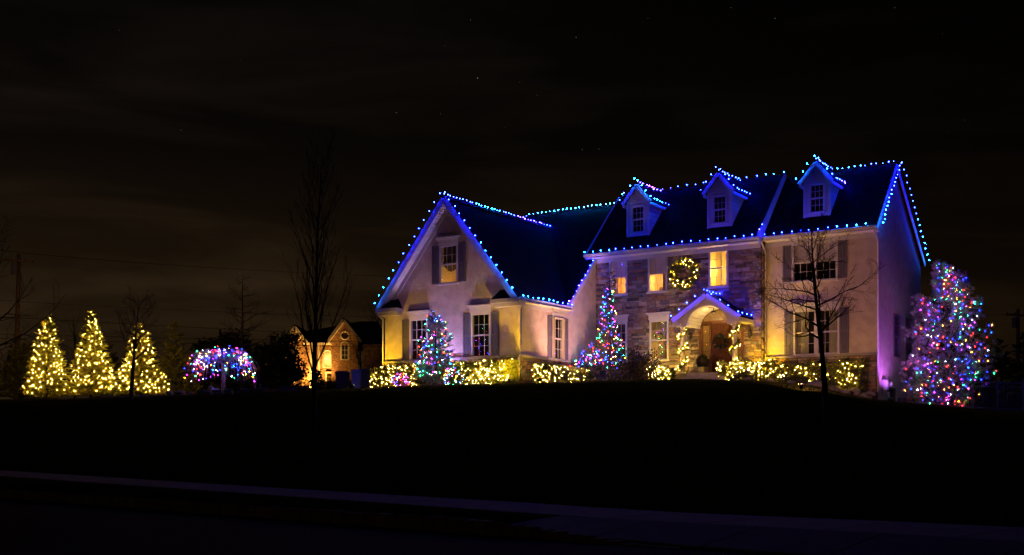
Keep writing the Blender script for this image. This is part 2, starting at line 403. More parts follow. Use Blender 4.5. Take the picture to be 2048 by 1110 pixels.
mb = wall(lambda v, w: h(12.35, v, w), -6.68, -2.85, 0, 2.3, [(-4.13, -3.3, .03, 1.78)], depth=(.12, 0, 0))
mb = wall(lambda v, w: h(12.352, v, w), -2.85, -.4, 0, 5, (), [(-.996, 1, 7.65-.996*2.33-.13)], mb=mb); mb = wall(lambda v, w: h(12.352, v, w), -2.85, -.4, -1.6, 0, mb=mb)
hp('wall', mb, 'stucco')
GW = [(17.0, 17.9, .03, 1.76), (13.78, 14.68, .03, 1.80), (15.42, 16.30, 3.18, 4.76)]
mb = wall(lambda u, w: h(u, -6.68, w), 12.35, 19.3, 0, 7, GW, [(1.24, 1, 6.62+1.24*15.85), (-1.24, 1, 6.62-1.24*15.85)], depth=(0, .12, 0)); hp('wall', mb, 'stucco')
mb = wall(lambda v, w: h(19.3, v, w), -6.68, 2.4, -1.6, 2.3); hp('wall', mb, 'stucco')
# upper part of the stone bay below its roof
# roofs: thick slabs
def slab(poly, th=.13):
    q = [V(p) for p in poly]; nrm = (q[1]-q[0]).cross(q[2]-q[0]).normalized()
    if nrm.z < 0: nrm = -nrm
    m_ = MB(); m_.prism(q, -nrm*th); return m_
hp('roof', slab([h(-.1, -.45, 4.88), h(4.58, -.45, 4.88), h(4.58, 2.33, 7.88), h(-.1, 2.33, 7.88)]), 'shingle')
hp('roof', slab([h(-.1, 2.33, 7.88), h(4.58, 2.33, 7.88), h(4.58, 6.85, 4.40), h(-.1, 6.85, 4.40)]), 'shingle')
hp('roof', slab([h(4.6, -.85, 4.83), h(12.6, -.85, 4.83), h(12.6, 2.33, 8.03), h(4.6, 2.33, 8.03)], .2), 'shingle')
hp('roof', slab([h(4.6, 2.33, 8.03), h(12.6, 2.33, 8.03), h(12.6, 6.85, 4.5), h(4.6, 6.85, 4.5)], .2), 'shingle')
hp('roof', slab([h(12.28, -2.99, 2.352), h(17.75, -2.99, 2.352), h(17.75, 2.33, 7.65), h(12.28, 2.33, 7.65)]), 'shingle')
hp('roof', slab([h(12.4, 2.33, 7.65), h(17.75, 2.33, 7.65), h(17.75, 6.85, 4.4), h(12.4, 6.85, 4.4)]), 'shingle')
hp('roof', slab([h(12.22, -7.05, 2.25), h(12.22, -3.05, 2.25), h(15.85, 1.42, 6.75), h(15.85, -7.05, 6.75)]), 'shingle')
hp('roof', slab([h(19.42, -7.05, 2.32), h(19.42, 2.6, 2.32), h(15.85, 1.42, 6.75), h(15.85, -7.05, 6.75)]), 'shingle')
# rake boards, fascias, soffits
def board(name, p0, p1, wd, ht, m='trim', up=(0, 0, 1)): return hp(name, MB().beam(p0, p1, wd, ht, up), m)
for u1, w1 in ((12.24, 2.16), (19.42, 2.22)):
    board('rake_board', h(15.85, -7.08, 6.62), h(u1, -7.08, w1), .05, .24)
    m_ = MB().beam(h(15.85, -6.87, 6.50), h(u1, -6.87, w1-.10), .34, .03); hp('soffit', m_, 'soffit')
    k = 0
    g_ = MB(); a_ = h(15.85, -6.87, 6.475); b_ = h(u1, -6.87, w1-.125)
    for k in range(46):
        t = (k+.5)/46; c_ = a_.lerp(b_, t); g_.beam(c_+V((0, -.16, 0)), c_+V((0, .16, 0)), .055, .02)
    hp('soffit_slats', g_, 'soffit', kind='stuff')
    board('frieze_board', h(15.85, -6.70, 6.36), h(u1, -6.70, w1-.26), .03, .2)
board('rake_board', h(4.56, -.86, 4.74), h(4.56, 2.33, 7.95), .05, .36)
board('rake_board', h(12.62, -.86, 4.72), h(12.62, 2.33, 7.93), .05, .24)
board('rake_board', h(-.13, -.45, 4.79), h(-.13, 2.33, 7.79), .04, .17)
board('rake_board', h(-.13, 6.86, 4.31), h(-.13, 2.33, 7.79), .04, .17)
board('rake_board', h(12.26, -2.95, 2.28), h(12.26, -.42, 4.80), .04, .17)
board('frieze_board', h(12.335, -2.8, 2.18), h(12.335, -.42, 4.55), .03, .12)
# gutters: trough section swept along the eave
def gutter(p0, p1, outv):
    p0 = V(p0); p1 = V(p1); o = V(outv); z = V((0, 0, 1)); m_ = MB()
    sec = [(0, 0), (.07, -.09), (.0, -.12), (-.10, -.12), (-.10, .02), (-.085, .02), (-.085, -.10), (-.005, -.10), (.05, -.08), (-.005, 0)]
    sec = [(0.0, .02), (.03, .0), (.01, -.07), (-.04, -.12), (-.13, -.12), (-.13, .02), (-.115, .02), (-.115, -.10), (-.045, -.10), (-.005, -.06)]
    m_.prism([p0+o*a+z*b for a, b in sec], p1-p0); return m_
hp('gutter', gutter(h(4.5, -.95, 4.86), h(12.68, -.95, 4.86), (0, -1, 0)), 'trim')
hp('gutter', gutter(h(-.12, -.56, 4.90), h(4.48, -.56, 4.90), (0, -1, 0)), 'trim')
hp('gutter', gutter(h(12.10, -7.02, 2.30), h(12.10, -2.95, 2.30), (1, 0, 0)), 'trim')
hp('gutter', gutter(h(19.52, -7.02, 2.30), h(19.52, 2.0, 2.30), (-1, 0, 0)), 'trim')
m_ = MB().hbox(4.56, 12.62, -.93, -.41, 4.68, 4.71); hp('soffit', m_, 'soffit')
hp('frieze_board', MB().hbox(4.62, 12.34, -.47, -.42, 4.50, 4.675), 'trim')
hp('soffit', MB().hbox(-.1, 4.5, -.54, -.01, 4.74, 4.77), 'soffit'); hp('frieze_board', MB().hbox(.02, 4.58, -.05, -.01, 4.55, 4.735), 'trim')
hp('soffit', MB().hbox(12.02, 12.34, -7.02, -2.95, 2.12, 2.15), 'soffit'); hp('frieze_board', MB().hbox(12.30, 12.345, -6.66, -2.9, 1.97, 2.115), 'trim')
# eave returns on the gable front: small pent roofs
for u0, u1 in ((12.05, 13.45), (19.45, 18.35)):
    sgn = 1 if u1 > u0 else -1
    m_ = MB(); a, b = u0, u1
    top = [h(a, -6.7, 2.66), h(b-sgn*.12, -6.7, 2.66)]
    m_.add([h(a, -7.12, 2.28), h(b, -7.12, 2.28), h(b-sgn*.18, -6.69, 2.70), h(a, -6.69, 2.70), h(b, -6.69, 2.28)], [(0, 1, 2, 3), (1, 4, 2)])
    hp('return_roof', m_, 'shingle')
    hp('return_cornice', MB().hbox(a, b+sgn*.03, -7.14, -6.69, 2.12, 2.272).hbox(a+sgn*.05, b-sgn*.05, -7.0, -6.69, 1.98, 2.118), 'trim')
# ledges (water table) between stucco and stone
hp('ledge', MB().hbox(-.03, 4.58, -.12, .0, -.06, .03), 'concrete'); hp('ledge', MB().hbox(12.25, 19.34, -6.80, -6.68, -.06, .03), 'concrete')
hp('ledge', MB().hbox(12.23, 12.35, -6.678, -.42, -.06, .03), 'concrete')
# downspouts
def pipe(pts, r=.045): hp('downspout', MB().tube(pts, r, 6), 'trim', smooth=True)
pipe([h(12.12, -6.95, 2.2), h(12.12, -6.95, 2.05), h(12.3, -6.74, 1.85), h(12.3, -6.74, .1), h(12.26, -6.86, -.1), h(12.26, -6.86, -1.25)])
pipe([h(19.5, -6.95, 2.2), h(19.5, -6.95, 2.05), h(19.36, -6.74, 1.85), h(19.36, -6.74, -1.2)])
pipe([h(4.52, -.62, 4.8), h(4.52, -.5, 4.62), h(4.52, -.2, 4.4), h(4.53, -.1, 4.2), h(4.53, -.1, -.05), h(4.5, -.22, -.2), h(4.5, -.22, -1.1)])
pipe([h(-.05, -.48, 4.8), h(-.05, -.48, 4.68), h(-.06, -.06, 4.4), h(-.06, -.06, -1.75)], .04)

# stone veneer: courses of uneven stones; the largest 300 are single objects, the rest is joined
STONES = []
def stones(a0, a1, b0, b1, holes, P, outv, mn=.16, mx=.52):
    b = b0
    while b < b1-.02:
        hh = min(random.choice([.07, .09, .11, .13, .17]), b1-b)
        a = a0-random.uniform(0, .2)
        while a < a1:
            L = random.uniform(mn, mx)*(1.15 if hh < .1 else .9); x0, x1 = max(a, a0), min(a+L, a1); a += L
            spans = [(x0, x1)]
            for q in holes:
                if q[2] < b+hh/2 < q[3]:
                    ns = []
                    for (s0, s1) in spans:
                        if s1 <= q[0] or s0 >= q[1]: ns.append((s0, s1)); continue
                        if s0 < q[0]: ns.append((s0, q[0]))
                        if s1 > q[1]: ns.append((q[1], s1))
                    spans = ns
            for (s0, s1) in spans:
                if s1-s0 > .05: STONES.append((P, outv, s0, s1, b, b+hh))
        b += hh
DOOR = (5.36, 7.34, -.66, 2.08)
CW = [(10.82, 11.62, 3.05, 4.60), (8.88, 9.72, 3.05, 4.60), (6.08, 6.88, 3.05, 4.60), (10.82, 11.62, .10, 1.78), (8.82, 9.64, .10, 1.78)]
mb = wall(lambda u, w: h(u, -.38, w), 4.6, 12.35, -1.6, 4.9, CW+[DOOR], depth=(0, .14, 0)); mb = wall(lambda v, w: h(4.6, v, w), -.38, 0, -1.6, 5.2, mb=mb)
sw_main = hp('stone_wall', mb, 'mortar')
hp('stone_base', wall(lambda v, w: h(12.335, v, w), -6.68, -.4, -1.8, -.06), 'mortar'); hp('stone_base', wall(lambda u, w: h(u, -6.70, w), 12.33, 19.31, -1.8, -.06), 'mortar')
sw_base = hp('stone_base', wall(lambda u, w: h(u, -.02, w), .0, 4.6, -2.4, -.06), 'mortar')
NA = lambda q, k=.0: (q[0]-k, q[1]+k, q[2]-k, q[3]+k)
stones(4.6, 12.34, -1.0, 4.5, [NA(q, .05) for q in CW]+[DOOR, (8.7, 9.78, 1.78, 2.1), (10.7, 11.75, 1.78, 2.1)], lambda a, b: h(a, -.38, b), V((0, -1, 0))); nmain = len(STONES)
stones(0.02, 4.55, -1.9, -.07, [], lambda a, b: h(a, -.02, b), V((0, -1, 0)))
stones(12.36, 19.3, -1.3, -.07, [], lambda a, b: h(a, -6.70, b), V((0, -1, 0)))
stones(-6.66, -.45, -1.3, -.07, [], lambda a, b: h(12.335, a, b), V((1, 0, 0)))
stones(-.37, -.03, -1.2, 4.5, [], lambda a, b: h(4.6, a, b), V((1, 0, 0)))
def stone_mesh(seed):
    r = random.Random(seed); m_ = MB(); q = lambda k: r.uniform(-k, k)
    for y, k in ((0, .5), (-.7, .5), (-1, .44)):
        for sx, sz in ((-1, -1), (1, -1), (1, 1), (-1, 1)): m_.v.append(V((sx*k+q(.025), y+(q(.18) if y < -.9 else 0), sz*k*(1 if k == .5 else .85)+q(.05))))
    for a in (0, 4):
        for j in range(4): m_.f.append([a+j, a+(j+1) % 4, a+4+(j+1) % 4, a+4+j]); m_.m.append(0)
    m_.f.append([8, 9, 10, 11]); m_.m.append(0); return m_
SMB = [stone_mesh(i) for i in range(5)]
SME = [[b_.data('stone', ['stone%d' % c]) for c in range(5)] for b_ in SMB]
order = sorted(range(len(STONES)), key=lambda i: -(STONES[i][3]-STONES[i][2])*(STONES[i][5]-STONES[i][4])-(.02 if i < nmain else -.03))
single = set(order[:298]); rest = MB(); G = .010
for i, (P, o_, a0, a1, b0, b1) in enumerate(STONES):
    c = P((a0+a1)/2, (b0+b1)/2); sc = V((a1-a0-G, random.uniform(.02, .085), b1-b0-G)); rz = pi/2 if o_.x else 0
    ci = random.choices(range(5), (5, 4, 3, 3, 3))[0]; vi = random.randrange(5)
    if i in single: inst('stone', SME[vi][ci], sw_main if i < nmain else sw_base, c, (0, 0, rz), sc)
    else:
        st = len(rest.v); b_ = SMB[vi]; rest.add(b_.v, b_.f, ci); rest.xf(Matrix.Translation(c) @ Matrix.Rotation(rz, 4, 'Z') @ Matrix.Diagonal((*sc, 1)), st)
part('stone', rest, ['stone%d' % c for c in range(5)], sw_main, kind='stuff')

# windows
def WMX(origin, rz=0): return Matrix.Translation(origin) @ Matrix.Rotation(rz, 4, 'Z')
def window(W, wd, ht, parent, cols=3, rows=2, header=False, sill=True, shutters=(), room='dark_room', casing=.045, depth=1.0, name='window', light=None, roomw=.15, tm='trim'):
    """W: origin at the bottom centre of the opening on the wall face; x right, y inward, z up"""
    x = wd/2
    fr = MB(); c = casing
    fr.box(-x-c, -x+.04, -.035, .10, -.0, ht+c).box(x-.04, x+c, -.035, .10, -.0, ht+c).box(-x+.04, x-.04, -.033, .10, ht-.04, ht+c)
    fr.box(-x+.04, x-.04, .0, .10, 0, .04); fr.box(-x+.04, x-.04, .02, .075, ht/2-.03, ht/2+.03)
    win = part(name, fr.xf(W), tm, parent)
    mu = MB(); iw = wd-.08; zz = [(.04, ht/2-.03, .055), (ht/2+.03, ht-.04, .035)]
    pane_me = {}
    for (z0, z1, y) in zz:
        for i in range(1, cols): xx = -iw/2+iw*i/cols; mu.box(xx-.007, xx+.007, y-.012, y+.018, z0, z1)
        for j in range(1, rows): z_ = z0+(z1-z0)*j/rows; mu.box(-iw/2, iw/2, y-.010, y+.016, z_-.007, z_+.007)
        for i in range(cols):
            for j in range(rows):
                p_ = MB().box(-iw/2+iw*i/cols+.009, -iw/2+iw*(i+1)/cols-.009, y, y+.004, z0+(z1-z0)*j/rows+.009, z0+(z1-z0)*(j+1)/rows-.009).xf(W)
                part('pane', p_, 'glass', win)
    part('muntins', mu.xf(W), tm, win)
    if sill: part('sill', MB().box(-x-c-.04, x+c+.04, -.085, .02, -.075, -.002).xf(W), 'trim', win)
    if header:
        hd = MB().box(-x-.08, x+.08, -.05, -.001, ht+c+.002, ht+c+.20).box(-x-.12, x+.12, -.09, -.001, ht+c+.202, ht+c+.25).box(-x-.17, x+.17, -.15, -.001, ht+c+.252, ht+c+.31)
        part('header', hd.xf(W), 'trim', win)
    for sx in shutters:
        sw = wd*.42 if wd < 1.5 else .44; s0 = x+c+.015 if sx > 0 else -x-c-.015-sw
        sh = MB(); s1 = s0+sw; zt = ht+.03; fw = .075
        sh.box(s0, s0+fw, -.045, -.002, 0, zt).box(s1-fw, s1, -.045, -.002, 0, zt)
        for z0, z1 in ((0, .09), (zt*.47, zt*.47+.09), (zt-.09, zt)): sh.box(s0+fw, s1-fw, -.044, -.003, z0, z1)
        so = part('shutter', sh.xf(W), 'shutter_paint', parent)
        for z0, z1 in ((.09, zt*.47), (zt*.47+.09, zt-.09)):
            part('panel', MB().box(s0+fw+.02, s1-fw-.02, -.035, -.01, z0+.025, z1-.025).box(s0+fw, s1-fw, -.014, -.004, z0, z1).xf(W), 'panel_paint', so)
    if room:
        rm = MB(); r_ = roomw; X0, X1, Y0, Y1, Z0, Z1 = -x-r_, x+r_, .125, .125+depth, -.15, ht+.2
        vs = [(X0, Y0, Z0), (X1, Y0, Z0), (X1, Y1, Z0), (X0, Y1, Z0), (X0, Y0, Z1), (X1, Y0, Z1), (X1, Y1, Z1), (X0, Y1, Z1)]
        rm.add(vs, [(0, 1, 2, 3), (7, 6, 5, 4), (1, 5, 6, 2), (2, 6, 7, 3), (3, 7, 4, 0)])
        part('room_wall', rm.xf(W), room, parent)
    if light:
        d_ = bpy.data.lights.new('room_lamp', 'POINT'); d_.energy = light[0]*3; d_.color = light[1]; d_.shadow_soft_size = .07
        lo = bpy.data.objects.new('room_lamp', d_); COL.objects.link(lo); lo.parent = parent
        lo.location = W @ V(light[2])-OFF[parent]
    return win
def folds(x0, x1, z0, z1, y, n=7, amp=.025):
    m_ = MB(); k = n*4; b = len(m_.v)
    for i in range(k+1):
        t = i/k; xx = x0+(x1-x0)*t; yy = y+amp*sin(t*n*2*pi)
        m_.v += [V((xx, yy, z0)), V((xx, yy, z1)), V((xx, yy+.012, z0)), V((xx, yy+.012, z1))]
    for i in range(k):
        a = i*4; m_.f += [[a, a+4, a+5, a+1], [a+2, a+3, a+7, a+6]]; m_.m += [0, 0]
    return m_
def drape(W, m_, mt, label, cat='curtain', name='curtain', group=None):
    p = W @ V((0, .3, 0)); return solo(name, m_.xf(W), mt, label, cat, group, frame=HM, base=p)
ORANGE = (1, .50, .10); YEL = (1, .52, .07)
# wing front and side
W1 = WMX(h(17.45, -6.68, .03)); window(W1, .9, 1.73, house, header=True, shutters=(-1, 1))
W2 = WMX(h(14.23, -6.68, .03)); window(W2, .9, 1.77, house, header=True, shutters=(-1, 1))
W3 = WMX(h(15.86, -6.68, 3.18)); window(W3, .88, 1.58, house, header=True, shutters=(-1, 1), room='room_paint', light=(6, ORANGE, (.12, .75, .25)), depth=1.3)
drape(W3, folds(-.44, .44, .80, 1.6, .22, 9), 'curtain_grey', 'dark sheer blind across the upper half of the gable window', 'blind', 'blind')
m_ = MB(); NB = 14
for i in range(NB+1):
    t = i/NB; zz = .80-.30*sin(pi*t)
    m_.v += [V((-.44+.88*t, .185, .95)), V((-.44+.88*t, .17, .5*(.95+zz)-.02)), V((-.44+.88*t, .18, zz))]
for i in range(NB):
    for j in range(2): m_.f.append([i*3+j, i*3+3+j, i*3+4+j, i*3+1+j]); m_.m.append(0)
drape(W3, m_, 'curtain_grey', 'swagged valance hanging in the gable window', 'valance', 'valance')
m_ = MB().box(-.04, .22, .98, 1.02, .0, .48).box(.30, .34, .9, 1.0, 0, .6); drape(W3, m_, 'furniture', 'dark door frame seen inside the gable window', 'doorway', 'doorway')
W4 = WMX(h(12.35, -3.715, .03), pi/2); window(W4, .83, 1.75, house, header=True, shutters=(-1, 1))
# right bay: two double windows
for (q, hd, nm) in ((RW2, False, 'upper'), (RW1, True, 'lower')):
    uc = (q[0]+q[1])/2; ht = q[3]-q[2]; full = q[1]-q[0]; ww = .86
    for sx in (-1, 1):
        Wd = WMX(h(uc-sx*(ww/2+.045), 0, q[2])); window(Wd, ww, ht, house, cols=3 if hd else 3, header=False, sill=True, shutters=(sx,), room=None, casing=.045)
    Wc = WMX(h(uc, 0, q[2])); wt = ww*2+.18
    fill = MB().box(-full/2, -wt/2, -.001, .05, 0, ht).box(wt/2, full/2, -.001, .05, 0, ht); part('wall_infill', fill.xf(Wc), 'stucco', house)
    if hd:
        hdm = MB().box(-wt/2-.02, wt/2+.02, -.05, -.001, ht+.05, ht+.2).box(-wt/2-.07, wt/2+.07, -.1, -.001, ht+.202, ht+.25).box(-wt/2-.12, wt/2+.12, -.15, -.001, ht+.252, ht+.30)
        part('header', hdm.xf(Wc), 'trim', house)
    rm = MB(); X0, X1, Y0, Y1, Z0, Z1 = -1.25, 1.25, .125, 1.5, -.1, ht+.2
    rm.add([(X0, Y0, Z0), (X1, Y0, Z0), (X1, Y1, Z0), (X0, Y1, Z0), (X0, Y0, Z1), (X1, Y0, Z1), (X1, Y1, Z1), (X0, Y1, Z1)], [(0, 1, 2, 3), (7, 6, 5, 4), (1, 5, 6, 2), (2, 6, 7, 3), (3, 7, 4, 0)])
    part('room_wall', rm.xf(Wc), 'dark_room', house)
    if hd:
        drape(Wc, folds(-.90, -.42, .0, ht, .2, 6), 'curtain_green', 'pleated curtain at the left side of the lower double window')
        drape(Wc, folds(.46, .90, .0, ht, .2, 6), 'curtain_green', 'pleated curtain at the right side of the lower double window')
    else:
        drape(WMX(h(uc+.475, 0, q[2])), MB().box(-.39, .39, .13, .14, ht*.5, ht), 'blind', 'pale blind drawn half down in the left half of the upper double window', 'blind', 'blind')
        drape(WMX(h(uc-.475, 0, q[2])), MB().box(-.39, .39, .13, .14, ht*.5, ht), 'blind', 'pale blind drawn half down in the right half of the upper double window', 'blind', 'blind')
# stone bay
def cw(q): return WMX(h((q[0]+q[1])/2, -.40, q[2])), q[1]-q[0], q[3]-q[2]
Wa, wd, ht = cw(CW[0]); window(Wa, wd, ht, house, room='room_paint', light=(26, (1, .38, .07), (.1, .6, .55)))
drape(Wa, MB().box(-.37, .37, .13, .14, ht*.49, ht), 'blind', 'pale blind half down in the left upper window of the stone wall', 'blind', 'blind')
drape(Wa, folds(-.40, -.12, 0, ht*.55, .2, 4), 'curtain_warm', 'glowing curtain in the left upper window behind the weeping spruce')
Wb, wd, ht = cw(CW[1]); window(Wb, wd, ht, house, room='room_paint', light=(28, (1, .46, .10), (.05, .6, .5)))
drape(Wb, MB().box(-.39, .39, .13, .14, ht*.49, ht), 'blind', 'pale blind half down in the window left of the big wreath', 'blind', 'blind')
drape(Wb, folds(.14, .42, 0, ht*.55, .2, 4), 'curtain_warm', 'glowing curtain in the window left of the big wreath')
drape(Wb, MB().box(-.33, -.2, .85, .98, .1, .3).box(-.345, -.185, .86, .99, .02, .1), 'furniture', 'small dark box on a shelf in the window left of the wreath', 'box', 'box')
Wc_, wd, ht = cw(CW[2]); window(Wc_, wd, ht, house, room='room_paint', light=(50, YEL, (0, .55, .75)), depth=1.4)
Wd_, wd, ht = cw(CW[3]); window(Wd_, wd, ht, house, header=True, room='dark_room')
We, wd, ht = cw(CW[4]); window(We, wd, ht, house, header=True, room='room_paint', light=(2.5, ORANGE, (-.15, .85, .45)), depth=1.3)
drape(We, folds(.2, .42, 0, ht, .2, 3), 'curtain_grey', 'grey curtain in the ground floor window beside the porch')
drape(We, folds(-.12, .08, 0, ht*.55, .55, 3), 'curtain_warm', 'pale curtain glowing deep inside the ground floor window beside the porch')
m_ = MB()
for i in range(20):
    t0, t1 = 2*pi*i/20, 2*pi*(i+1)/20; c_ = V((-.08, .17, 1.02)); m_.tube([c_+V((.17*cos(t0), 0, .15*sin(t0))), c_+V((.17*cos(t1), 0, .15*sin(t1)))], .035+.012*sin(3*t0), 5)
drape(We, m_, 'leaf_dark', 'small dark wreath hanging inside the ground floor window', 'wreath', 'wreath')
# side windows
for i, q in enumerate(SW):
    window(WMX(h(0, (q[0]+q[1])/2, q[2]), pi/2), q[1]-q[0], q[3]-q[2], house, cols=2, rows=2 if i < 2 else 1, casing=.02, sill=False, tm='panel_paint')

# dormers
def dormer(uc, vf, w0, roofw, back_e, back_r):
    dm = hp('dormer', MB().hbox(uc-.50, uc-.32, vf, vf+.05, w0, 7.08).hbox(uc+.32, uc+.50, vf, vf+.05, w0, 7.08).hbox(uc-.32, uc+.32, vf, vf+.05, w0, w0+.20).hbox(uc-.32, uc+.32, vf, vf+.05, 6.98, 7.08), 'siding')
    def dp(n, m_, mt, **k): return part(n, m_, mt, dm, **k)
    for s_ in (-1, 1): dp('corner_board', MB().hbox(uc+s_*.47, uc+s_*.56, vf-.03, vf+.06, w0-.02, 7.09), 'trim')
    # side walls of lapped boards
    def vr(w_): return vf+(w_-w0)/(roofw)
    for s_ in (-1, 1):
        nb = 10
        for k in range(nb):
            a = w0+(7.1-w0)*k/nb; b = w0+(7.1-w0)*(k+1)/nb; x0 = uc+s_*.53; x1 = uc+s_*.565
            dp('siding_board', MB().add([h(x1, vf+.06, a-.012), h(x1, max(vr(a), vf+.08), a-.012), h(x0, vr(b), b), h(x0, vf+.06, b), h(x0-s_*.03, vf+.06, a), h(x0-s_*.03, max(vr(a), vf+.08), a), h(x0-s_*.03, vr(b), b), h(x0-s_*.03, vf+.06, b)],
               [(0, 1, 2, 3), (7, 6, 5, 4), (0, 4, 5, 1), (3, 2, 6, 7), (1, 5, 6, 2), (0, 3, 7, 4)]) or _last, 'siding') if False else dp('siding_board', lap(x0, x1, s_, vf, vr, a, b), 'siding')
    # gable boards
    for k in range(5):
        a = 7.085+.135*k; b = a+.128; fa = lambda w_: max(.02, (7.80-w_)/1.18)
        dp('gable_board', MB().prism([h(uc-fa(a), vf-.02, a), h(uc+fa(a), vf-.02, a), h(uc+fa(b), vf+.0, b), h(uc-fa(b), vf+.0, b)], (0, .04, 0)), 'siding')
    # roof, rakes, eaves
    ap, ev, hw = 7.90, 7.08, .68
    for s_ in (-1, 1):
        q = [h(uc, vf-.16, ap), h(uc+s_*hw, vf-.16, ev), h(uc+s_*hw, back_e, ev), h(uc, back_r, ap)]
        nrm = (q[1]-q[0]).cross(q[2]-q[0]).normalized(); nrm = nrm if nrm.z > 0 else -nrm
        dp('dormer_roof', MB().prism(q, -nrm*.07), 'shingle')
        dp('rake_board', MB().beam(h(uc, vf-.18, ap-.09), h(uc+s_*(hw+.01), vf-.18, ev-.08), .04, .15), 'trim')
        dp('eave_board', MB().hbox(uc+s_*(hw+.01), uc+s_*(hw-.10), vf-.16, back_e-.05, ev-.19, ev-.075), 'trim')
    window(WMX(h(uc, vf, w0+.17)), .60, 1.14, dm, casing=.05, room=None, sill=True)
    rm = MB(); X0, X1, Y0, Y1, Z0, Z1 = -.4, .4, .07, .55, .3, 1.42
    rm.add([(X0, Y0, Z0), (X1, Y0, Z0), (X1, Y1, Z0), (X0, Y1, Z0), (X0, Y0, Z1), (X1, Y0, Z1), (X1, Y1, Z1), (X0, Y1, Z1)], [(0, 1, 2, 3), (7, 6, 5, 4), (1, 5, 6, 2), (2, 6, 7, 3), (3, 7, 4, 0)])
    dp('room_wall', rm.xf(WMX(h(uc, vf, w0-.13))), 'dark_room')
def lap(x0, x1, s_, vf, vr, a, b):
    m_ = MB(); va, vb = max(vr(a), vf+.08), vr(b)
    m_.add([h(x1, vf+.06, a-.012), h(x1, va, a-.012), h(x0, vb, b), h(x0, vf+.06, b), h(x0-s_*.03, vf+.06, a-.012), h(x0-s_*.03, va, a-.012), h(x0-s_*.03, vb, b), h(x0-s_*.03, vf+.06, b)],
           [(0, 1, 2, 3), (7, 6, 5, 4), (0, 4, 5, 1), (3, 2, 6, 7), (1, 5, 6, 2), (0, 3, 7, 4)])
    return m_
DORM = [(10.40, -.10, 5.60, 1.006, 1.42, 2.22), (6.56, -.10, 5.60, 1.006, 1.42, 2.22), (2.50, .28, 5.67, 1.08, 1.60, 2.33)]
for d in DORM: dormer(*d)

# porch
PU = 6.40
hp('porch_floor', MB().hbox(4.9, 7.95, -2.05, -.40, -.80, -.655), 'concrete'); hp('step', MB().hbox(5.3, 7.5, -2.40, -2.06, -1.0, -.83), 'concrete')
for uc in (7.55, 5.25):
    hp('column', MB().lathe([(.14, -.655), (.14, -.60), (.105, -.56), (.10, .3), (.088, 1.25), (.115, 1.28), (.13, 1.36)], 14, h(uc, -1.62, 0)).hbox(uc-.15, uc+.15, -1.77, -1.47, 1.36, 1.42), 'trim', smooth=False)
    hp('porch_beam', MB().hbox(uc-.12, uc+.12, -1.76, -.41, 1.42, 1.62), 'trim')
ap, ev, hw = 2.62, 1.62, 1.47
for s_ in (-1, 1):
    q = [h(PU, -1.90, ap), h(PU+s_*hw, -1.90, ev), h(PU+s_*hw, -.40, ev), h(PU, -.40, ap)]
    nrm = (q[1]-q[0]).cross(q[2]-q[0]).normalized(); nrm = nrm if nrm.z > 0 else -nrm
    hp('porch_roof', MB().prism(q, -nrm*.07), 'shingle')
    hp('porch_rake', MB().beam(h(PU, -1.92, ap-.12), h(PU+s_*(hw+.01), -1.92, ev-.09), .05, .20), 'trim')
    hp('porch_eave', MB().hbox(PU+s_*(hw+.02), PU+s_*(hw-.32), -1.89, -.41, ev-.24, ev-.075), 'trim')
# gable front with the arched cut
m_ = MB(); NA_ = 24; ar, rise, ab = .90, .80, 1.30
for i in range(NA_):
    pts = []
    for k in (i, i+1):
        t = pi*k/NA_; ui, wi = PU+ar*cos(t), ab+rise*sin(t); x_ = 1.36*cos(t)
        uo = PU+x_; wo = max(min(ap-.16-(ap-ev)/hw*abs(x_), 2.6), ab)
        if k in (0, NA_): wo = ab
        pts.append(((ui, wi), (uo, wo)))
    (a1, a2), (b1, b2) = pts
    m_.prism([h(a1[0], -1.80, a1[1]), h(a2[0], -1.80, max(a2[1], a1[1])), h(b2[0], -1.80, max(b2[1], b1[1])), h(b1[0], -1.80, b1[1])], (0, .08, 0))
hp('porch_gable', m_, 'trim')
for i in range(18):
    t0, t1 = pi*(i+.04)/18, pi*(i+.96)/18
    q = [h(PU+ar*cos(t), -1.72, ab+rise*sin(t)) for t in (t0, t1)]+[h(PU+(ar+.03)*cos(t), -1.72, ab+(rise+.03)*sin(t)) for t in (t1, t0)]
    hp('ceiling_plank', MB().prism(q, (0, 1.30, 0)), 'soffit')
# door wall: brown door, sidelights, arched fanlight
DV = -.34
fr = MB()
for a, b in ((7.34, 7.22), (6.90, 6.82), (5.90, 5.82), (5.48, 5.36)): fr.hbox(a, b, DV-.06, DV+.06, -.655, 1.52)
fr.hbox(5.36, 7.34, DV-.07, DV+.06, 1.521, 1.60)
N2 = 22
for i in range(N2):
    q = []
    for rr, rs in ((.985, .56), (.87, .47)):
        for t in ((pi*i/N2, pi*(i+1)/N2) if rr > .9 else (pi*(i+1)/N2, pi*i/N2)): q.append(h(6.35+rr*cos(t), DV-.06, 1.60+rs*sin(t)))
    fr.prism(q, (0, .12, 0))
hp('door_frame', fr, 'wood_frame')
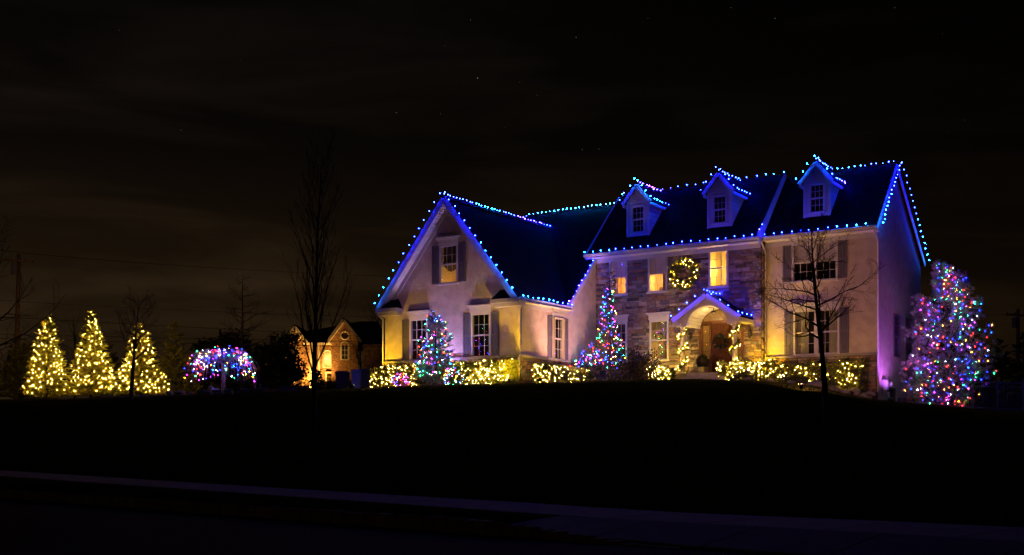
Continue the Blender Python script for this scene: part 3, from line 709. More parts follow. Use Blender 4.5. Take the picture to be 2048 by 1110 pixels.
# stone-coloured fill outside the arch and inside the square opening
m_ = MB()
for i in range(N2):
    t0, t1 = pi*i/N2, pi*(i+1)/N2
    m_.add([h(6.35+.985*cos(t0), -.37, 1.60+.56*sin(t0)), h(6.35+.99*cos(t0), -.37, 2.10), h(6.35+.99*cos(t1), -.37, 2.10), h(6.35+.985*cos(t1), -.37, 1.60+.56*sin(t1))], [(0, 1, 2, 3)])
hp('arch_infill', m_, 'mortar')
dr_ = hp('front_door', MB().hbox(5.91, 6.81, DV-.02, DV+.03, -.64, 1.52), 'wood_door')
for a, b, z0, z1 in ((6.0, 6.31, -.5, .05), (6.41, 6.72, -.5, .05), (6.0, 6.31, .2, 1.40), (6.41, 6.72, .2, 1.40)):
    part('panel', MB().hbox(a, b, DV-.045, DV-.02, z0, z1).hbox(a+.05, b-.05, DV-.06, DV-.045, z0+.05, z1-.05), 'wood_door', dr_)
part('handle', MB().tube([h(5.98, DV-.09, .25), h(5.98, DV-.09, .45)], .014, 6).tube([h(5.98, DV-.09, .35), h(5.98, DV-.02, .35)], .02, 6), 'grey_metal', dr_)
for a, b in ((7.22, 6.90), (5.82, 5.48)):
    sl = hp('sidelight', MB().hbox(a, b, DV-.03, DV+.03, -.64, .0).hbox(a, b, DV-.03, DV+.03, 1.46, 1.52), 'wood_frame')
    for k in range(4):
        part('pane', MB().hbox(a-.01, b+.01, DV, DV+.006, .01+.362*k, .35+.362*k), 'glass', sl)
        part('bar', MB().hbox(a, b, DV-.02, DV+.02, .352+.362*k, .37+.362*k), 'wood_frame', sl)
fan = hp('fanlight', MB().hbox(5.5, 7.2, DV, DV+.02, 1.601, 1.63), 'wood_frame')
m_ = MB()
for i in range(12):
    t0, t1 = pi*i/12, pi*(i+1)/12; c_ = h(6.35, DV+.02, 1.62)
    p_ = MB().prism([c_, h(6.35+.87*cos(t0), DV+.02, 1.62+.45*sin(t0)), h(6.35+.87*cos(t1), DV+.02, 1.62+.45*sin(t1))], (0, .005, 0)); part('pane', p_, 'glass', fan)
for i in range(1, 8):
    t = pi*i/8; m_.beam(h(6.35+.12*cos(t), DV+.01, 1.63+.07*sin(t)), h(6.35+.87*cos(t), DV+.01, 1.61+.46*sin(t)), .018, .018, (0, 1, 0))
for r1, r2 in ((.12, .07), (.5, .27)):
    m_.tube([h(6.35+r1*cos(pi*i/14), DV+.01, 1.62+r2*sin(pi*i/14)) for i in range(15)], .01, 4)
part('fan_bars', m_, 'trim', fan)
rm = MB(); X0, X1, Y0, Y1, Z0, Z1 = -1.2, 1.2, .08, 1.6, -.65, 2.3
rm.add([(X0, Y0, Z0), (X1, Y0, Z0), (X1, Y1, Z0), (X0, Y1, Z0), (X0, Y0, Z1), (X1, Y0, Z1), (X1, Y1, Z1), (X0, Y1, Z1)], [(0, 1, 2, 3), (7, 6, 5, 4), (1, 5, 6, 2), (2, 6, 7, 3), (3, 7, 4, 0)])
hp('room_wall', rm.xf(Matrix.Translation(h(6.35, DV, 0))), 'room_paint')
def lamp(name, loc, energy, col, parent=None, size=.06, kind='POINT', aim=None, spot=None, blend=.6):
    d_ = bpy.data.lights.new(name, kind); d_.energy = energy; d_.color = col; d_.shadow_soft_size = size
    if kind == 'SPOT': d_.spot_size = radians(spot); d_.spot_blend = blend
    o = bpy.data.objects.new(name, d_); COL.objects.link(o)
    if parent: o.parent = parent; o.location = V(loc)-OFF[parent]
    else: o.location = loc
    if aim is not None: o.rotation_euler = (V(aim)-V(loc)).to_track_quat('-Z', 'Y').to_euler()
    return o
lamp('room_lamp', h(6.35, .35, 1.95), 40, ORANGE, house)
lamp('ceiling_lamp', h(PU, -1.1, 1.72), 32, (1, .62, .20), house, .05)
hp('ceiling_light', MB().lathe([(.02, 2.08), (.02, 1.98), (.10, 1.95), (.11, 1.87), (.03, 1.86)], 10, h(PU, -1.1, 0)), 'black_metal')

# ------------------------------------------------------------------ floodlights that wash the walls (fixtures stand on the ground)
def flood(label, base, frame, aim, energy, col, spot=120, cut=None, size=.06, blend=.8):
    b = V(base); t = thing('floodlight', label, 'floodlight', b, frame, 'ground floodlights aimed at the walls')
    d = (V(aim)-b).normalized(); q = d.to_track_quat('-Z', 'Y').to_matrix().to_4x4()
    head = MB().lathe([(.03, .10), (.055, .08), (.07, .0), (.075, -.02)], 10)
    head.xf(Matrix.Translation(b+V((0, 0, .16))) @ q); part('housing', head, 'black_metal', t)
    part('stake', MB().tube([b+V((0, 0, -.15)), b+V((0, 0, .12))], .012, 5), 'black_metal', t)
    lens = MB().lathe([(.062, -.022), (.055, -.028)], 10).xf(Matrix.Translation(b+V((0, 0, .16))) @ q); part('lens', lens, 'spot_lens', t)
    lp = b+V((0, 0, .16))+d*.06
    if cut:      # unseen plate added only to keep the beam below the roof
        size = .012; f_ = V((d.x, d.y, 0)).normalized(); g_ = V((-f_.y, f_.x, 0))*.16; z_ = V((0, 0, .06)); e_ = .06/math.tan(radians(cut))
        part('visor', MB().prism([lp+z_-f_*.10-g_, lp+z_+f_*e_-g_, lp+z_+f_*e_+g_, lp+z_-f_*.10+g_], (0, 0, .006)), 'black_metal', t)
    lamp('beam', lp, energy, col, t, size, 'SPOT', V(aim)+V((0, 0, .16)), spot, blend)
    return t
def hg(u, v):      # ground height in house coordinates
    p = H2W(u, v, 0); return ground(p.x, p.y)-P0.z
FLOODS = [
    ('pinkish floodlight on the lawn in front of the porch bush', (10.2, -8.6), (7.0, -.4, 1.4), 750, (1, .44, .40), 90, 30),
    ('added lavender lamp between the slim spruce and the wing wall', (16.15, -7.38), (16.1, -6.68, 1.3), 680, (.56, .36, 1), 130),  # added lamp, stands in for the spruce bulbs' light on the wall
    ('pinkish floodlight on the lawn far in front of the wing', (16.4, -12.2), (15.6, -6.7, 1.0), 210, (1, .36, .52), 72),
    ('pink floodlight on the lawn before the right bay', (-.2, -9.2), (2.0, 0, 2.0), 1050, (1, .40, .33), 76, 37),
    ('violet floodlight at the foot of the right side wall', (-.8, .2), (0, 1.8, 2.8), 480, (.56, .13, 1), 100),
    ('yellow uplight at the left corner of the right bay', (4.2, -1.5), (3.95, 0, .6), 480, (1, .56, .015), 110),
    ('yellow uplight at the left end of the gabled wing', (19.7, -8.3), (18.7, -6.68, .0), 800, (1, .56, .015), 72),
    ('yellow uplight at the right corner of the gabled wing', (11.5, -8.7), (12.8, -6.68, .25), 1100, (1, .56, .015), 64),
    ('yellow uplight beside the right porch column', (4.85, -1.5), (4.95, -.4, .5), 300, (1, .56, .025), 110),
    ('yellow uplight beside the left porch column', (8.0, -2.1), (8.2, -.4, .1), 460, (1, .58, .06), 110),
    ('warm uplight at the side wall of the wing', (9.9, -4.8), (12.35, -3.6, 2.0), 1350, (1, .48, .34), 84),
]
for lab, (u, v), aim, en, col, spot, *cut in FLOODS:
    flood(lab, h(u, v, hg(u, v)), HM, h(*aim), en, col, spot, *cut)

# ------------------------------------------------------------------ light strings
def ico(r, c=(0, 0, 0), sub=0):
    c = V(c); g = (1+sqrt(5))/2
    vs = [V(p).normalized()*r+c for p in [(-1, g, 0), (1, g, 0), (-1, -g, 0), (1, -g, 0), (0, -1, g), (0, 1, g), (0, -1, -g), (0, 1, -g), (g, 0, -1), (g, 0, 1), (-g, 0, -1), (-g, 0, 1)]]
    fs = [(0, 11, 5), (0, 5, 1), (0, 1, 7), (0, 7, 10), (0, 10, 11), (1, 5, 9), (5, 11, 4), (11, 10, 2), (10, 7, 6), (7, 1, 8), (3, 9, 4), (3, 4, 2), (3, 2, 6), (3, 6, 8), (3, 8, 9), (4, 9, 5), (2, 4, 11), (6, 2, 10), (8, 6, 7), (9, 8, 1)]
    return vs, fs
def octa(r): return [V((r, 0, 0)), V((-r, 0, 0)), V((0, r, 0)), V((0, -r, 0)), V((0, 0, r)), V((0, 0, -r))], [(0, 2, 4), (2, 1, 4), (1, 3, 4), (3, 0, 4), (2, 0, 5), (1, 2, 5), (3, 1, 5), (0, 3, 5)]
C9 = {}; MINI = {}
for k in BULB:
    m_ = MB(); vs, fs = ico(.021, (0, 0, .055)); m_.add(vs, fs, 0)
    m_.lathe([(.016, 0), (.036, .025), (.043, .052), (.033, .082), (.012, .10)], 8, (0, 0, 0), 1); m_.lathe([(.02, -.035), (.02, 0)], 5, (0, 0, 0), 2)
    C9[k] = m_.data('bulb', ['core_'+k, 'shell_'+k, 'cable'])
    m_ = MB(); vs, fs = octa(.014); m_.add(vs, fs, 0); vs, fs = ico(.027); m_.add(vs, fs, 1)
    MINI[k] = m_.data('bulb', ['mini_'+k, 'shell_'+k])
SCALE = ['violet', 'indigo', 'blue', 'blue', 'azure', 'cyan', 'teal']
def hue(t): return SCALE[int(max(0, min(6, round(t*6+random.uniform(-.25, .25)))))]
def run(label, pts, n, hues, sag=.01, lift=.0, group='strings of large bulbs along the roof edges'):
    """n bulbs spread along a polyline in house coordinates; hues: list of (t, hue value)"""
    pts = [V(p) for p in pts]; seg = [(pts[i+1]-pts[i]).length for i in range(len(pts)-1)]; tot = sum(seg)
    t = thing('light_string', label, 'light string', pts[0], HM, group)
    P = []
    for i in range(n):
        d = tot*(i+.0)/(max(n-1, 1)); k = 0
        while k < len(seg)-1 and d > seg[k]: d -= seg[k]; k += 1
        P.append(pts[k].lerp(pts[k+1], min(1, d/seg[k]))+V((random.uniform(-.03, .03), random.uniform(-.03, .03), lift+random.uniform(-.012, .012))))
    cp = []
    for i, p in enumerate(P):
        cp.append(p+V((0, 0, -.03)))
        if i < n-1: cp.append((p+P[i+1])/2+V((0, 0, -.03-sag)))
    part('cable', MB().tube(cp, .007, 4), 'cable', t)
    for i, p in enumerate(P):
        hv = float(np.interp(i/max(n-1, 1), [a for a, b in hues], [b for a, b in hues]))
        sc_ = random.choice((.6, .85, .9, .95, .95, 1.0))*random.uniform(.9, 1.05); inst('bulb', C9[hue(hv)], t, p, (random.uniform(-.3, .3), random.uniform(-.3, .3), 0), (sc_, sc_, sc_))
    return t
run('blue to cyan bulbs down the left slope of the front gable', [h(15.98, -7.18, 6.80), h(19.50, -7.18, 2.48)], 14, [(0, .35), (.5, .5), (1, .85)])
run('blue to cyan bulbs down the right slope of the front gable', [h(15.70, -7.20, 6.82), h(12.34, -7.20, 2.62)], 14, [(0, .33), (.5, .6), (1, .85)])
run('cyan bulbs along the gutter on the right side of the wing', [h(12.05, -6.85, 2.34), h(12.05, -3.05, 2.34)], 11, [(0, .9), (.5, .78), (1, .5)])
run('close set bulbs along the ridge of the gabled wing', [h(15.85, -7.05, 6.80), h(15.85, 1.35, 6.80)], 37, [(0, .33), (.15, .4), (.4, .85), (.62, .3), (.75, .05), (.85, .2), (1, .33)])
run('violet blue bulbs up the sloping edge of the wall left of the stone front', [h(12.20, -2.9, 2.52), h(12.20, -.6, 4.78)], 10, [(0, .05), (.4, .2), (1, .33)])
run('pale teal bulbs along the low ridge left of the first dormer', [h(17.72, 1.9, 7.3), h(17.72, 2.33, 7.72), h(12.65, 2.33, 7.72)], 25, [(0, .4), (.15, .6), (.4, .9), (1, .95)])
run('blue bulbs along the gutter above the stone front', [h(12.6, -.95, 4.92), h(4.75, -.95, 4.92)], 21, [(0, .85), (.15, .6), (.3, .4), (.6, .3), (1, .35)])
run('bulbs along the main ridge behind the left and middle dormers', [h(12.5, 2.33, 8.09), h(4.65, 2.33, 8.09)], 20, [(0, .9), (.3, .2), (.5, .45), (.7, .15), (.85, .5), (1, .85)])
run('blue to cyan bulbs along the gutter of the right bay', [h(4.4, -.56, 4.96), h(.25, -.56, 4.96)], 12, [(0, .3), (.5, .4), (1, .9)])
run('cyan to blue bulbs along the ridge right of the third dormer', [h(2.3, 2.33, 7.94), h(.0, 2.33, 7.94)], 11, [(0, .8), (.4, .6), (1, .35)])
run('blue to cyan bulbs down the front slope of the right gable end', [h(-.32, 2.25, 7.84), h(-.32, -.40, 4.96)], 16, [(0, .35), (.5, .55), (1, .85)])
run('blue to cyan bulbs down the back slope of the right gable end', [h(-.32, 2.42, 7.84), h(-.32, 6.8, 4.48)], 17, [(0, .33), (.5, .55), (1, .85)])
run('few blue bulbs climbing the foot of the step in the roof', [h(4.5, -.8, 5.12), h(4.5, -.55, 5.38)], 2, [(0, .15), (1, .3)])
nm = ['left', 'middle', 'right']
DH = [([(0, .9), (1, .25)], [(0, .85), (1, .9)], [(0, .2), (.5, .0), (1, .2)], [(0, .9), (1, .45)]), ([(0, .33), (1, .25)], [(0, .33), (1, .3)], [(0, .3), (1, .3)], [(0, .3), (1, .5)]), ([(0, .8), (1, .9)], [(0, .75), (1, .6)], [(0, .3), (1, .3)], [(0, .4), (1, .1)])]
for (uc, vf, w0, rw, be, br), nme, hh in zip(DORM, nm, DH):
    run('bulbs on the left gable slope of the %s dormer' % nme, [h(uc+.05, vf-.29, 8.02), h(uc+.74, vf-.29, 7.18)], 4, hh[0])
    run('bulbs on the right gable slope of the %s dormer' % nme, [h(uc-.12, vf-.29, 7.92), h(uc-.72, vf-.29, 7.18)], 4, hh[1])
    run('bulbs along the ridge of the %s dormer' % nme, [h(uc, vf-.05, 7.95), h(uc, br-.1, 7.95)], 9, hh[2])
    run('bulbs along the right eave of the %s dormer' % nme, [h(uc-.80, vf-.02, 7.10), h(uc-.80, be-.15, 7.10)], 6, hh[3])
run('deep blue bulbs on the left slope of the porch gable', [h(PU+.02, -2.04, 2.70), h(PU+1.48, -2.04, 1.70)], 5, [(0, .3), (1, .36)])
run('deep blue bulbs on the right slope of the porch gable', [h(PU-.3, -2.04, 2.48), h(PU-1.48, -2.04, 1.70)], 4, [(0, .3), (1, .36)])
run('deep blue bulbs along the porch ridge', [h(PU, -1.8, 2.68), h(PU, -.5, 2.68)], 5, [(0, .3), (1, .36)])
run('deep blue bulbs along the right eave of the porch roof', [h(PU-1.48, -1.6, 1.68), h(PU-1.48, -.7, 1.68)], 3, [(0, .3), (1, .4)])
def string(label, P, cols, frame=WM, group=None, wts=None, scale=(.75, 1.2)):
    """P: bulb positions in frame coordinates, cable goes from one to the nearest next in the order given"""
    P = [V(p) for p in P]
    t = thing('light_string', label, 'light string', P[0], frame, group)
    cb = MB()
    for i in range(len(P)-1):
        cb.tube([P[i], P[i+1]], .005, 3, caps=False)
    part('cable', cb, 'cable', t)
    names = random.choices(cols, wts, k=len(P))
    for p, k in zip(P, names):
        s_ = random.uniform(*scale); inst('bulb', MINI[k], t, p, None, (s_, s_, s_))
    return t
MC = ['blue', 'green', 'red', 'amber', 'purple', 'white', 'azure', 'pink']; MW = [.28, .20, .16, .08, .11, .05, .09, .03]

# ------------------------------------------------------------------ plants
def conifer(name, label, base, ht, R, mt, seed, nb=240, k=34, group=None, leafL=.20, leafW=.032, frame=WM, shape=.85, cat='evergreen tree', droop=.0):
    r = np.random.default_rng(seed); base = np.array(base, float)
    t = thing(name, label, cat, base, frame, group)
    part('trunk', MB().tube([V(base)+V((0, 0, -.2)), V(base)+V((.02, 0, ht*.5)), V(base)+V((0, 0, ht*.96))], [ht*.02, ht*.012, .01], 6), 'bark', t)
    tt = 1-np.sqrt(r.uniform(0, 1, nb)); tt = np.clip(tt*.98+.02, 0.03, .99); az = r.uniform(0, 2*pi, nb)
    ln = R*(1-tt)**shape*r.uniform(.68, 1.16, nb)*(1+.13*np.sin(2*az+seed)*np.sin(9*tt+seed))+.05
    up = .18+.55*tt-droop
    P = []; D = []; tips = []
    for i in range(nb):
        o = np.array([cos(az[i]), sin(az[i]), up[i]]); o /= np.linalg.norm(o)
        side = np.array([-sin(az[i]), cos(az[i]), 0]); s0 = base+np.array([0, 0, tt[i]*ht])
        kk = int(k*(.35+.65*(1-tt[i]))); s = 1-.85*r.uniform(0, 1, kk)**1.35; sg = r.choice([-1, 1], kk)
        p = s0+np.outer(s*ln[i], o)-np.outer(.12*s*s*ln[i], [0, 0, 1])
        d = o+np.outer(sg*r.uniform(.2, 1.1, kk), side)+r.normal(0, .25, (kk, 3))
        P.append(p); D.append(d); tips.append(s0+o*ln[i]*.97)
    P.append(base+np.array([0, 0, ht*.93])+r.normal(0, .01, (14, 3))); D.append(np.c_[r.normal(0, .35, (14, 2)), np.ones(14)])
    P = np.concatenate(P); D = np.concatenate(D)
    part('crown', leaves('crown', P, D, leafL, leafW, mt, base), None, t)
    return t, np.array(tips), tt
def spiral(tips, base, n, r, jit=.03):
    idx = r.permutation(len(tips))[:n]; T = tips[idx]; key = np.round((T[:, 2]-base[2])/.35)*10+np.arctan2(T[:, 1]-base[1], T[:, 0]-base[0]); T = T[np.argsort(key)]
    return T+r.normal(0, jit, T.shape)
LC = [(95, 625, 800, 68, 1.22, 'left'), (182, 618, 799, 67, 1.36, 'middle'), (281, 645, 798, 66, 1.34, 'right')]
for i, (x_, ty, by, Y, R, nme) in enumerate(LC):
    b = at(x_, by, Y); b.z = ground(b.x, b.y); ht = (HY-ty)/F*Y-b.z
    t, tips, tt = conifer('evergreen_tree', ['leftmost of the three evergreens covered in yellow lights', 'middle and tallest of the three evergreens covered in yellow lights', 'right evergreen in yellow lights behind a bare tree'][i], b, ht, R*1.1, 'needle', 11+i, 460, 58, 'evergreens lit yellow', .17, .024, WM, (.74, .88, .80)[i])
    r = np.random.default_rng(50+i); pts = spiral(tips, b, 270, r)
    keep = r.uniform(.74, .99, (len(pts), 1)); ax = np.array([b.x, b.y, 0]); q = pts.copy(); q[:, :2] = ax[:2]+(pts[:, :2]-ax[:2])*keep
    string('warm yellow lights wound over the %s lit evergreen' % nme, q, ['warm', 'warm', 'warm', 'warm'], group='yellow lights on the evergreens', scale=(.55, 1.3))
# dark conifers
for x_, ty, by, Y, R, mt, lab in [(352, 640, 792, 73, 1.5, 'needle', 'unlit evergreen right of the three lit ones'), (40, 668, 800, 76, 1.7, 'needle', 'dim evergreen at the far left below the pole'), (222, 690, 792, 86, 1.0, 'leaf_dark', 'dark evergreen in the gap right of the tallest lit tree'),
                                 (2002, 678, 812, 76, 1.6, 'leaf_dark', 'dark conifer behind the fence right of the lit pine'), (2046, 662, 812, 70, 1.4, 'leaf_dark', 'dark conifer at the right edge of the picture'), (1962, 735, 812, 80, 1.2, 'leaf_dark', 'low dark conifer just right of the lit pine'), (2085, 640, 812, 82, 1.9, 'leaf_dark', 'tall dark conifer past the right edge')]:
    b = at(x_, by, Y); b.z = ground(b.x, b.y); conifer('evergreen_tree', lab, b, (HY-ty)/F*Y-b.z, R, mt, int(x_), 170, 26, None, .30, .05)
# tree of coloured lights before the wing
b = HM @ h(15.2, -8.5, 0); b.z = ground(b.x, b.y)
ht = 1.70+P0.z-b.z
t, tips, tt = conifer('spruce', 'slim spruce covered in coloured lights before the gabled wing', b, ht, .88, 'needle_blue', 31, 260, 34, None, .15, .024, shape=.42, droop=-.25, cat='evergreen tree')
r = np.random.default_rng(5); string('coloured lights wound over the slim spruce before the wing', spiral(tips, b, 230, r), MC, wts=[.2, .2, .16, .1, .08, .12, .12, .02], scale=(.6, 1.2))
for u, v, rad, nme, cw_ in ((16.78, -8.75, .34, 'left', ['red', 'pink', 'blue', 'white', 'purple', 'amber']), (14.12, -8.75, .38, 'right', ['purple', 'white', 'green', 'red', 'amber', 'azure'])):
    g0 = HM @ h(u, v, 0); g0.z = ground(g0.x, g0.y)+rad*.75
    t = thing('round_shrub', 'small ball shaped shrub %s of the slim spruce, wrapped in lights' % nme, 'shrub', g0-V((0, 0, rad*.75)))
    n = 1500; d = rng.normal(size=(n, 3)); d /= np.linalg.norm(d, axis=1, keepdims=True); p = np.array(g0)+d*rad*rng.uniform(.5, .95, (n, 1))
    part('foliage', leaves('foliage', p, d+rng.normal(0, .5, (n, 3)), .08, .025, 'leaf_hedge', OFF[t]), None, t)
    part('stem', MB().tube([g0-V((0, 0, rad)), g0], [.03, .015], 5), 'bark', t)
    n = 56; d = rng.normal(size=(n, 3)); d[:, 1] -= .4; d /= np.linalg.norm(d, axis=1, keepdims=True); d = d[np.argsort(d[:, 2])]
    string('coloured lights over the ball shrub %s of the slim spruce' % nme, np.array(g0)+d*rad, cw_, scale=(.6, 1.0))

# weeping spruce with spire, in front of the stone wall
def weeping_spruce():
    bu, bv = 10.45, -2.6; p = HM @ h(bu, bv, 0); gz = ground(p.x, p.y)-P0.z; b = h(bu, bv, gz)
    t = thing('weeping_spruce', 'weeping spruce with bare spire and coloured lights left of the stone front', 'evergreen tree', b, HM)
    part('trunk', MB().tube([b+V((0, 0, -.2)), h(bu, bv, 1.2), h(bu+.02, bv, 3.0), h(bu-.01, bv, 4.05)], [.09, .06, .03, .008], 6), 'bark', t)
    r = np.random.default_rng(9); tw = MB(); P = []; D = []; L = []
    for w_, ln, sd in [(3.05, .30, 1), (3.08, .28, -1), (3.25, .20, 1), (3.3, .22, -1), (3.42, .30, -1), (3.45, .36, 1), (3.6, .16, -1), (3.2, .34, -1)]:
        a = h(bu, bv, w_); e_ = a+V((-sd*ln, -.05, .02 if w_ < 3.4 else .10)); tw.tube([a, (a+e_)/2+V((0, 0, -.04)), e_], [.02, .014, .004], 4)
        for q in range(14): c_ = a.lerp(e_, r.uniform(.2, 1)); P.append(c_); D.append((r.normal(), r.normal(), .3)); 
    part('twigs', tw, 'twig', t)
    # hanging sheets: envelope radius by height, plus the lobe trailing to the left
    def hang(c0, n, rad):
        for q in range(n):
            a = r.uniform(0, 2*pi); rr = rad*sqrt(r.uniform(.25, 1)); s0 = np.array(c0)+np.array([rr*cos(a), rr*sin(a)*.8, r.uniform(-.1, .1)])
            ln = r.uniform(.25, .6)
            for j in range(9):
                P.append(s0+np.array([r.normal(0, .03), r.normal(0, .03), -ln*j/9])); D.append((r.normal(0, .4), r.normal(0, .4), -1))
            L.append(s0+np.array([cos(a)*.05, sin(a)*.05-.04, -r.uniform(0, ln)]))
    for w_, rad, n in [(3.0, .16, 12), (2.7, .22, 16), (2.35, .30, 20), (2.0, .36, 24), (1.65, .40, 26), (1.3, .46, 28), (.95, .56, 34), (.65, .70, 42), (.35, .72, 34), (.1, .6, 20)]:
        hang(h(bu+(.05 if w_ > .5 else .1), bv, w_), n, rad)
    for u, w_, rad, n in [(11.0, .62, .34, 20), (11.4, .45, .34, 22), (11.75, .25, .30, 20), (12.0, -.02, .22, 14), (11.2, .2, .4, 14), (11.6, -.05, .3, 8)]: hang(h(u, bv-.1, w_), n, rad)
    part('crown', leaves('crown', np.array([tuple(q) for q in P]), np.array(D), .13, .022, 'needle_dark', OFF[t]), None, t)
    L = np.array(L); lw = L[:, 2]; L = L[(lw > -.62)]; L = L[r.permutation(len(L))[:260]]; L = L[np.argsort(np.round(L[:, 2]/.3)*10+L[:, 0])]
    string('coloured lights hanging over the weeping spruce', L, MC, HM, wts=MW, scale=(.7, 1.15))
weeping_spruce()

# weeping cherry on the left lawn
def weeping_cherry():
    b = at(446, 787, 61); b.z = ground(b.x, b.y); k = 61/F
    t = thing('weeping_cherry', 'umbrella shaped weeping tree with coloured lights on pale trunk', 'tree', b)
    top = b+V((0, 0, 62*k)); part('trunk', MB().tube([b+V((0, 0, -.1)), b+V((.03, 0, .9)), top], [.125, .10, .095], 9), 'bark_pale', t, smooth=True)
    r = np.random.default_rng(3); tw = MB(); L = []
    for i in range(230):
        a = r.uniform(0, 2*pi); R = r.uniform(.5, 1.0)*76*k; H_ = r.uniform(.55, 1.05)*40*k*(1.2-.45*R/(76*k)); drop = r.uniform(.4, 1.0)*76*k*(R/(76*k))**.7
        if i < 12: R *= 1.22
        pts = []
        for j in range(9):
            s = j/8; rr = R*(1-(1-s)**1.7); z = H_*sin(min(s*1.5, 1)*pi/2)-drop*max(0, s-.35)**1.6/.65**1.6
            pts.append(top+V((rr*cos(a+.15*s), rr*sin(a+.15*s), z+r.normal(0, .02))))
        tw.tube(pts, [.022, .018, .014, .011, .008, .007, .006, .005, .004], 3, caps=False)
        for s in 7.95*np.sqrt(r.uniform(.06, 1, 2)): L.append(pts[int(s)].lerp(pts[int(s)+1], s % 1))
    part('branches', tw, 'twig_pale', t)
    L = [l for l in L if l.z > b.z+.55]; L = L[:290]; L.sort(key=lambda p: round(math.atan2(p.y-b.y, p.x-b.x)*3)*10+p.z)
    string('coloured lights scattered over the umbrella shaped weeping tree', L, MC, wts=[.26, .17, .15, .08, .06, .17, .10, .01], scale=(.7, 1.3))
weeping_cherry()

# bare trees
def bare_tree(label, base, ht, r0, style, seed, levels=3, mt='bark'):
    r = random.Random(seed); base = V(base); trunk = MB(); br = MB()
    t = thing('bare_tree', label, 'tree', base)
    def grow(p, d, ln, rad, lev):
        n = 7 if lev == 0 else 5; pts = [p]; rs = [rad]; dirs = [d.copy()]; step = ln/n; wob = (.03, .13, .2, .25)[lev] if style != 'col' else (.015, .10, .10, .12)[lev]
        for i in range(n):
            upb = {'col': .16, 'spread': .05, 'pin': .03, 'vase': .07}[style] if lev else 0
            d = (d+V((r.gauss(0, wob), r.gauss(0, wob), r.gauss(0, wob)+upb))).normalized(); p = p+d*step; pts.append(p); dirs.append(d.copy()); rs.append(max(rad*(1-(i+1)/n*(.93 if lev else .9)), .004))
        (trunk if lev == 0 else br).tube(pts, rs, (8, 5, 3, 3)[lev], caps=False)
        if lev >= levels: return
        num = {'col': (34, 7, 3), 'spread': (22, 8, 4), 'pin': (24, 8, 4), 'vase': (16, 8, 4)}[style][lev]
        for k in range(num):
            lo = {'col': .20, 'spread': .42, 'pin': .36, 'vase': .38}[style] if lev == 0 else .15
            s = lo+(.97-lo)*(k+r.random()*.8)/num; f = s*n; i = min(int(f), n-1); q = pts[i].lerp(pts[i+1], f-i); dd = dirs[i+1]
            ang_ = {'col': (.42, .45, .5), 'spread': (1.15, .75, .7), 'pin': (1.35, .7, .7), 'vase': (.75, .65, .6)}[style][lev]*r.uniform(.75, 1.2)
            if lev == 0 and style == 'spread': ang_ *= 1.15-.45*s
            az = r.uniform(0, 2*pi) if lev else k*2.4+r.uniform(-.4, .4); a = dd.cross(V((cos(az), sin(az), .21))).normalized(); nd = (dd*cos(ang_)+a*sin(ang_)).normalized()
            rem = 1-s
            if lev == 0: l2 = {'col': ln*(.13+.34*rem), 'spread': ln*(.10+.52*rem), 'pin': ln*(.08+.45*rem), 'vase': ln*(.16+.5*rem)}[style]*r.uniform(.7, 1.15)
            else: l2 = ln*(.2+.4*rem)*r.uniform(.6, 1.1)
            grow(q, nd, l2, rs[i]*(.5 if lev == 0 else .6)*(.8 if style == 'col' else 1), lev+1)
    grow(base+V((0, 0, -.2)), V((0, 0, 1)), ht+.2, r0, 0)
    part('trunk', trunk, mt, t, smooth=True); part('branches', br, 'twig', t)
    return t
def gb(px, Y):
    X = (px-CX)/F*Y; return V((X, Y, ground(X, Y)))
def top_h(b, ty): return (HY-ty)/F*b.y-b.z
b = gb(628, 31.8); bare_tree('tall columnar bare tree standing alone on the dark lawn', b, top_h(b, 312), .085, 'col', 4)
b = gb(1655, 26.5); bare_tree('young bare tree in front of the right bay of the house', b, top_h(b, 432), .082, 'spread', 12)
b = gb(262, 57); bare_tree('slim bare tree in front of the right lit evergreen', b, top_h(b, 592), .10, 'vase', 8)
b = gb(482, 78); bare_tree('bare tree with level branches behind the weeping tree', b, top_h(b, 548), .13, 'pin', 21)
b = gb(-6, 33); bare_tree('dark bare tree at the left edge of the picture', b, top_h(b, 425), .10, 'spread', 33)
b = gb(150, 95); bare_tree('thin bare tree far behind the lit evergreens', b, top_h(b, 640), .12, 'vase', 41, 2)
b = gb(725, 100); bare_tree('bare tree in front of the right gable of the far brick house', b, top_h(b, 655), .10, 'vase', 17, 3)
b = gb(760, 150); bare_tree('distant bare tree left of the gabled wing', b, top_h(b, 592), .2, 'vase', 19, 2)

# leafy dark trees in front of the neighbour's house
def leafy(label, px, Y, ty, hw, seed, mt='leaf_dark', n=3600, low=.12, L=.26, name='broadleaf_tree', cat='tree'):
    r = np.random.default_rng(seed); b = gb(px, Y); ht = top_h(b, ty); R = hw/F*Y
    t = thing(name, label, cat, b)
    part('trunk', MB().tube([b+V((0, 0, -.2)), b+V((.05, 0, ht*.5)), b+V((0, 0, ht*.85))], [.12, .07, .02], 6), 'bark', t)
    cl = 34; cz = r.uniform(low, .93, cl); ca = r.uniform(0, 2*pi, cl); cr_ = R*np.sqrt(np.clip(1-((cz-.42)/.6)**2, .04, 1))*np.sqrt(r.uniform(.1, 1, cl))
    c = np.stack([b.x+cr_*np.cos(ca), b.y+cr_*np.sin(ca), b.z+cz*ht], 1); k = r.integers(0, cl, n)
    p = c[k]+r.normal(0, 1, (n, 3))*np.array([R*.24, R*.24, ht*.06]); d = r.normal(size=(n, 3)); d[:, 2] += .3
    part('crown', leaves('crown', p, d, L, L*.33, mt, OFF[t]), None, t); return t
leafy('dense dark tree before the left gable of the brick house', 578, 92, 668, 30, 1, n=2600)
leafy('dark broadleaf tree between the weeping tree and brick house', 540, 84, 690, 34, 2, n=3600)
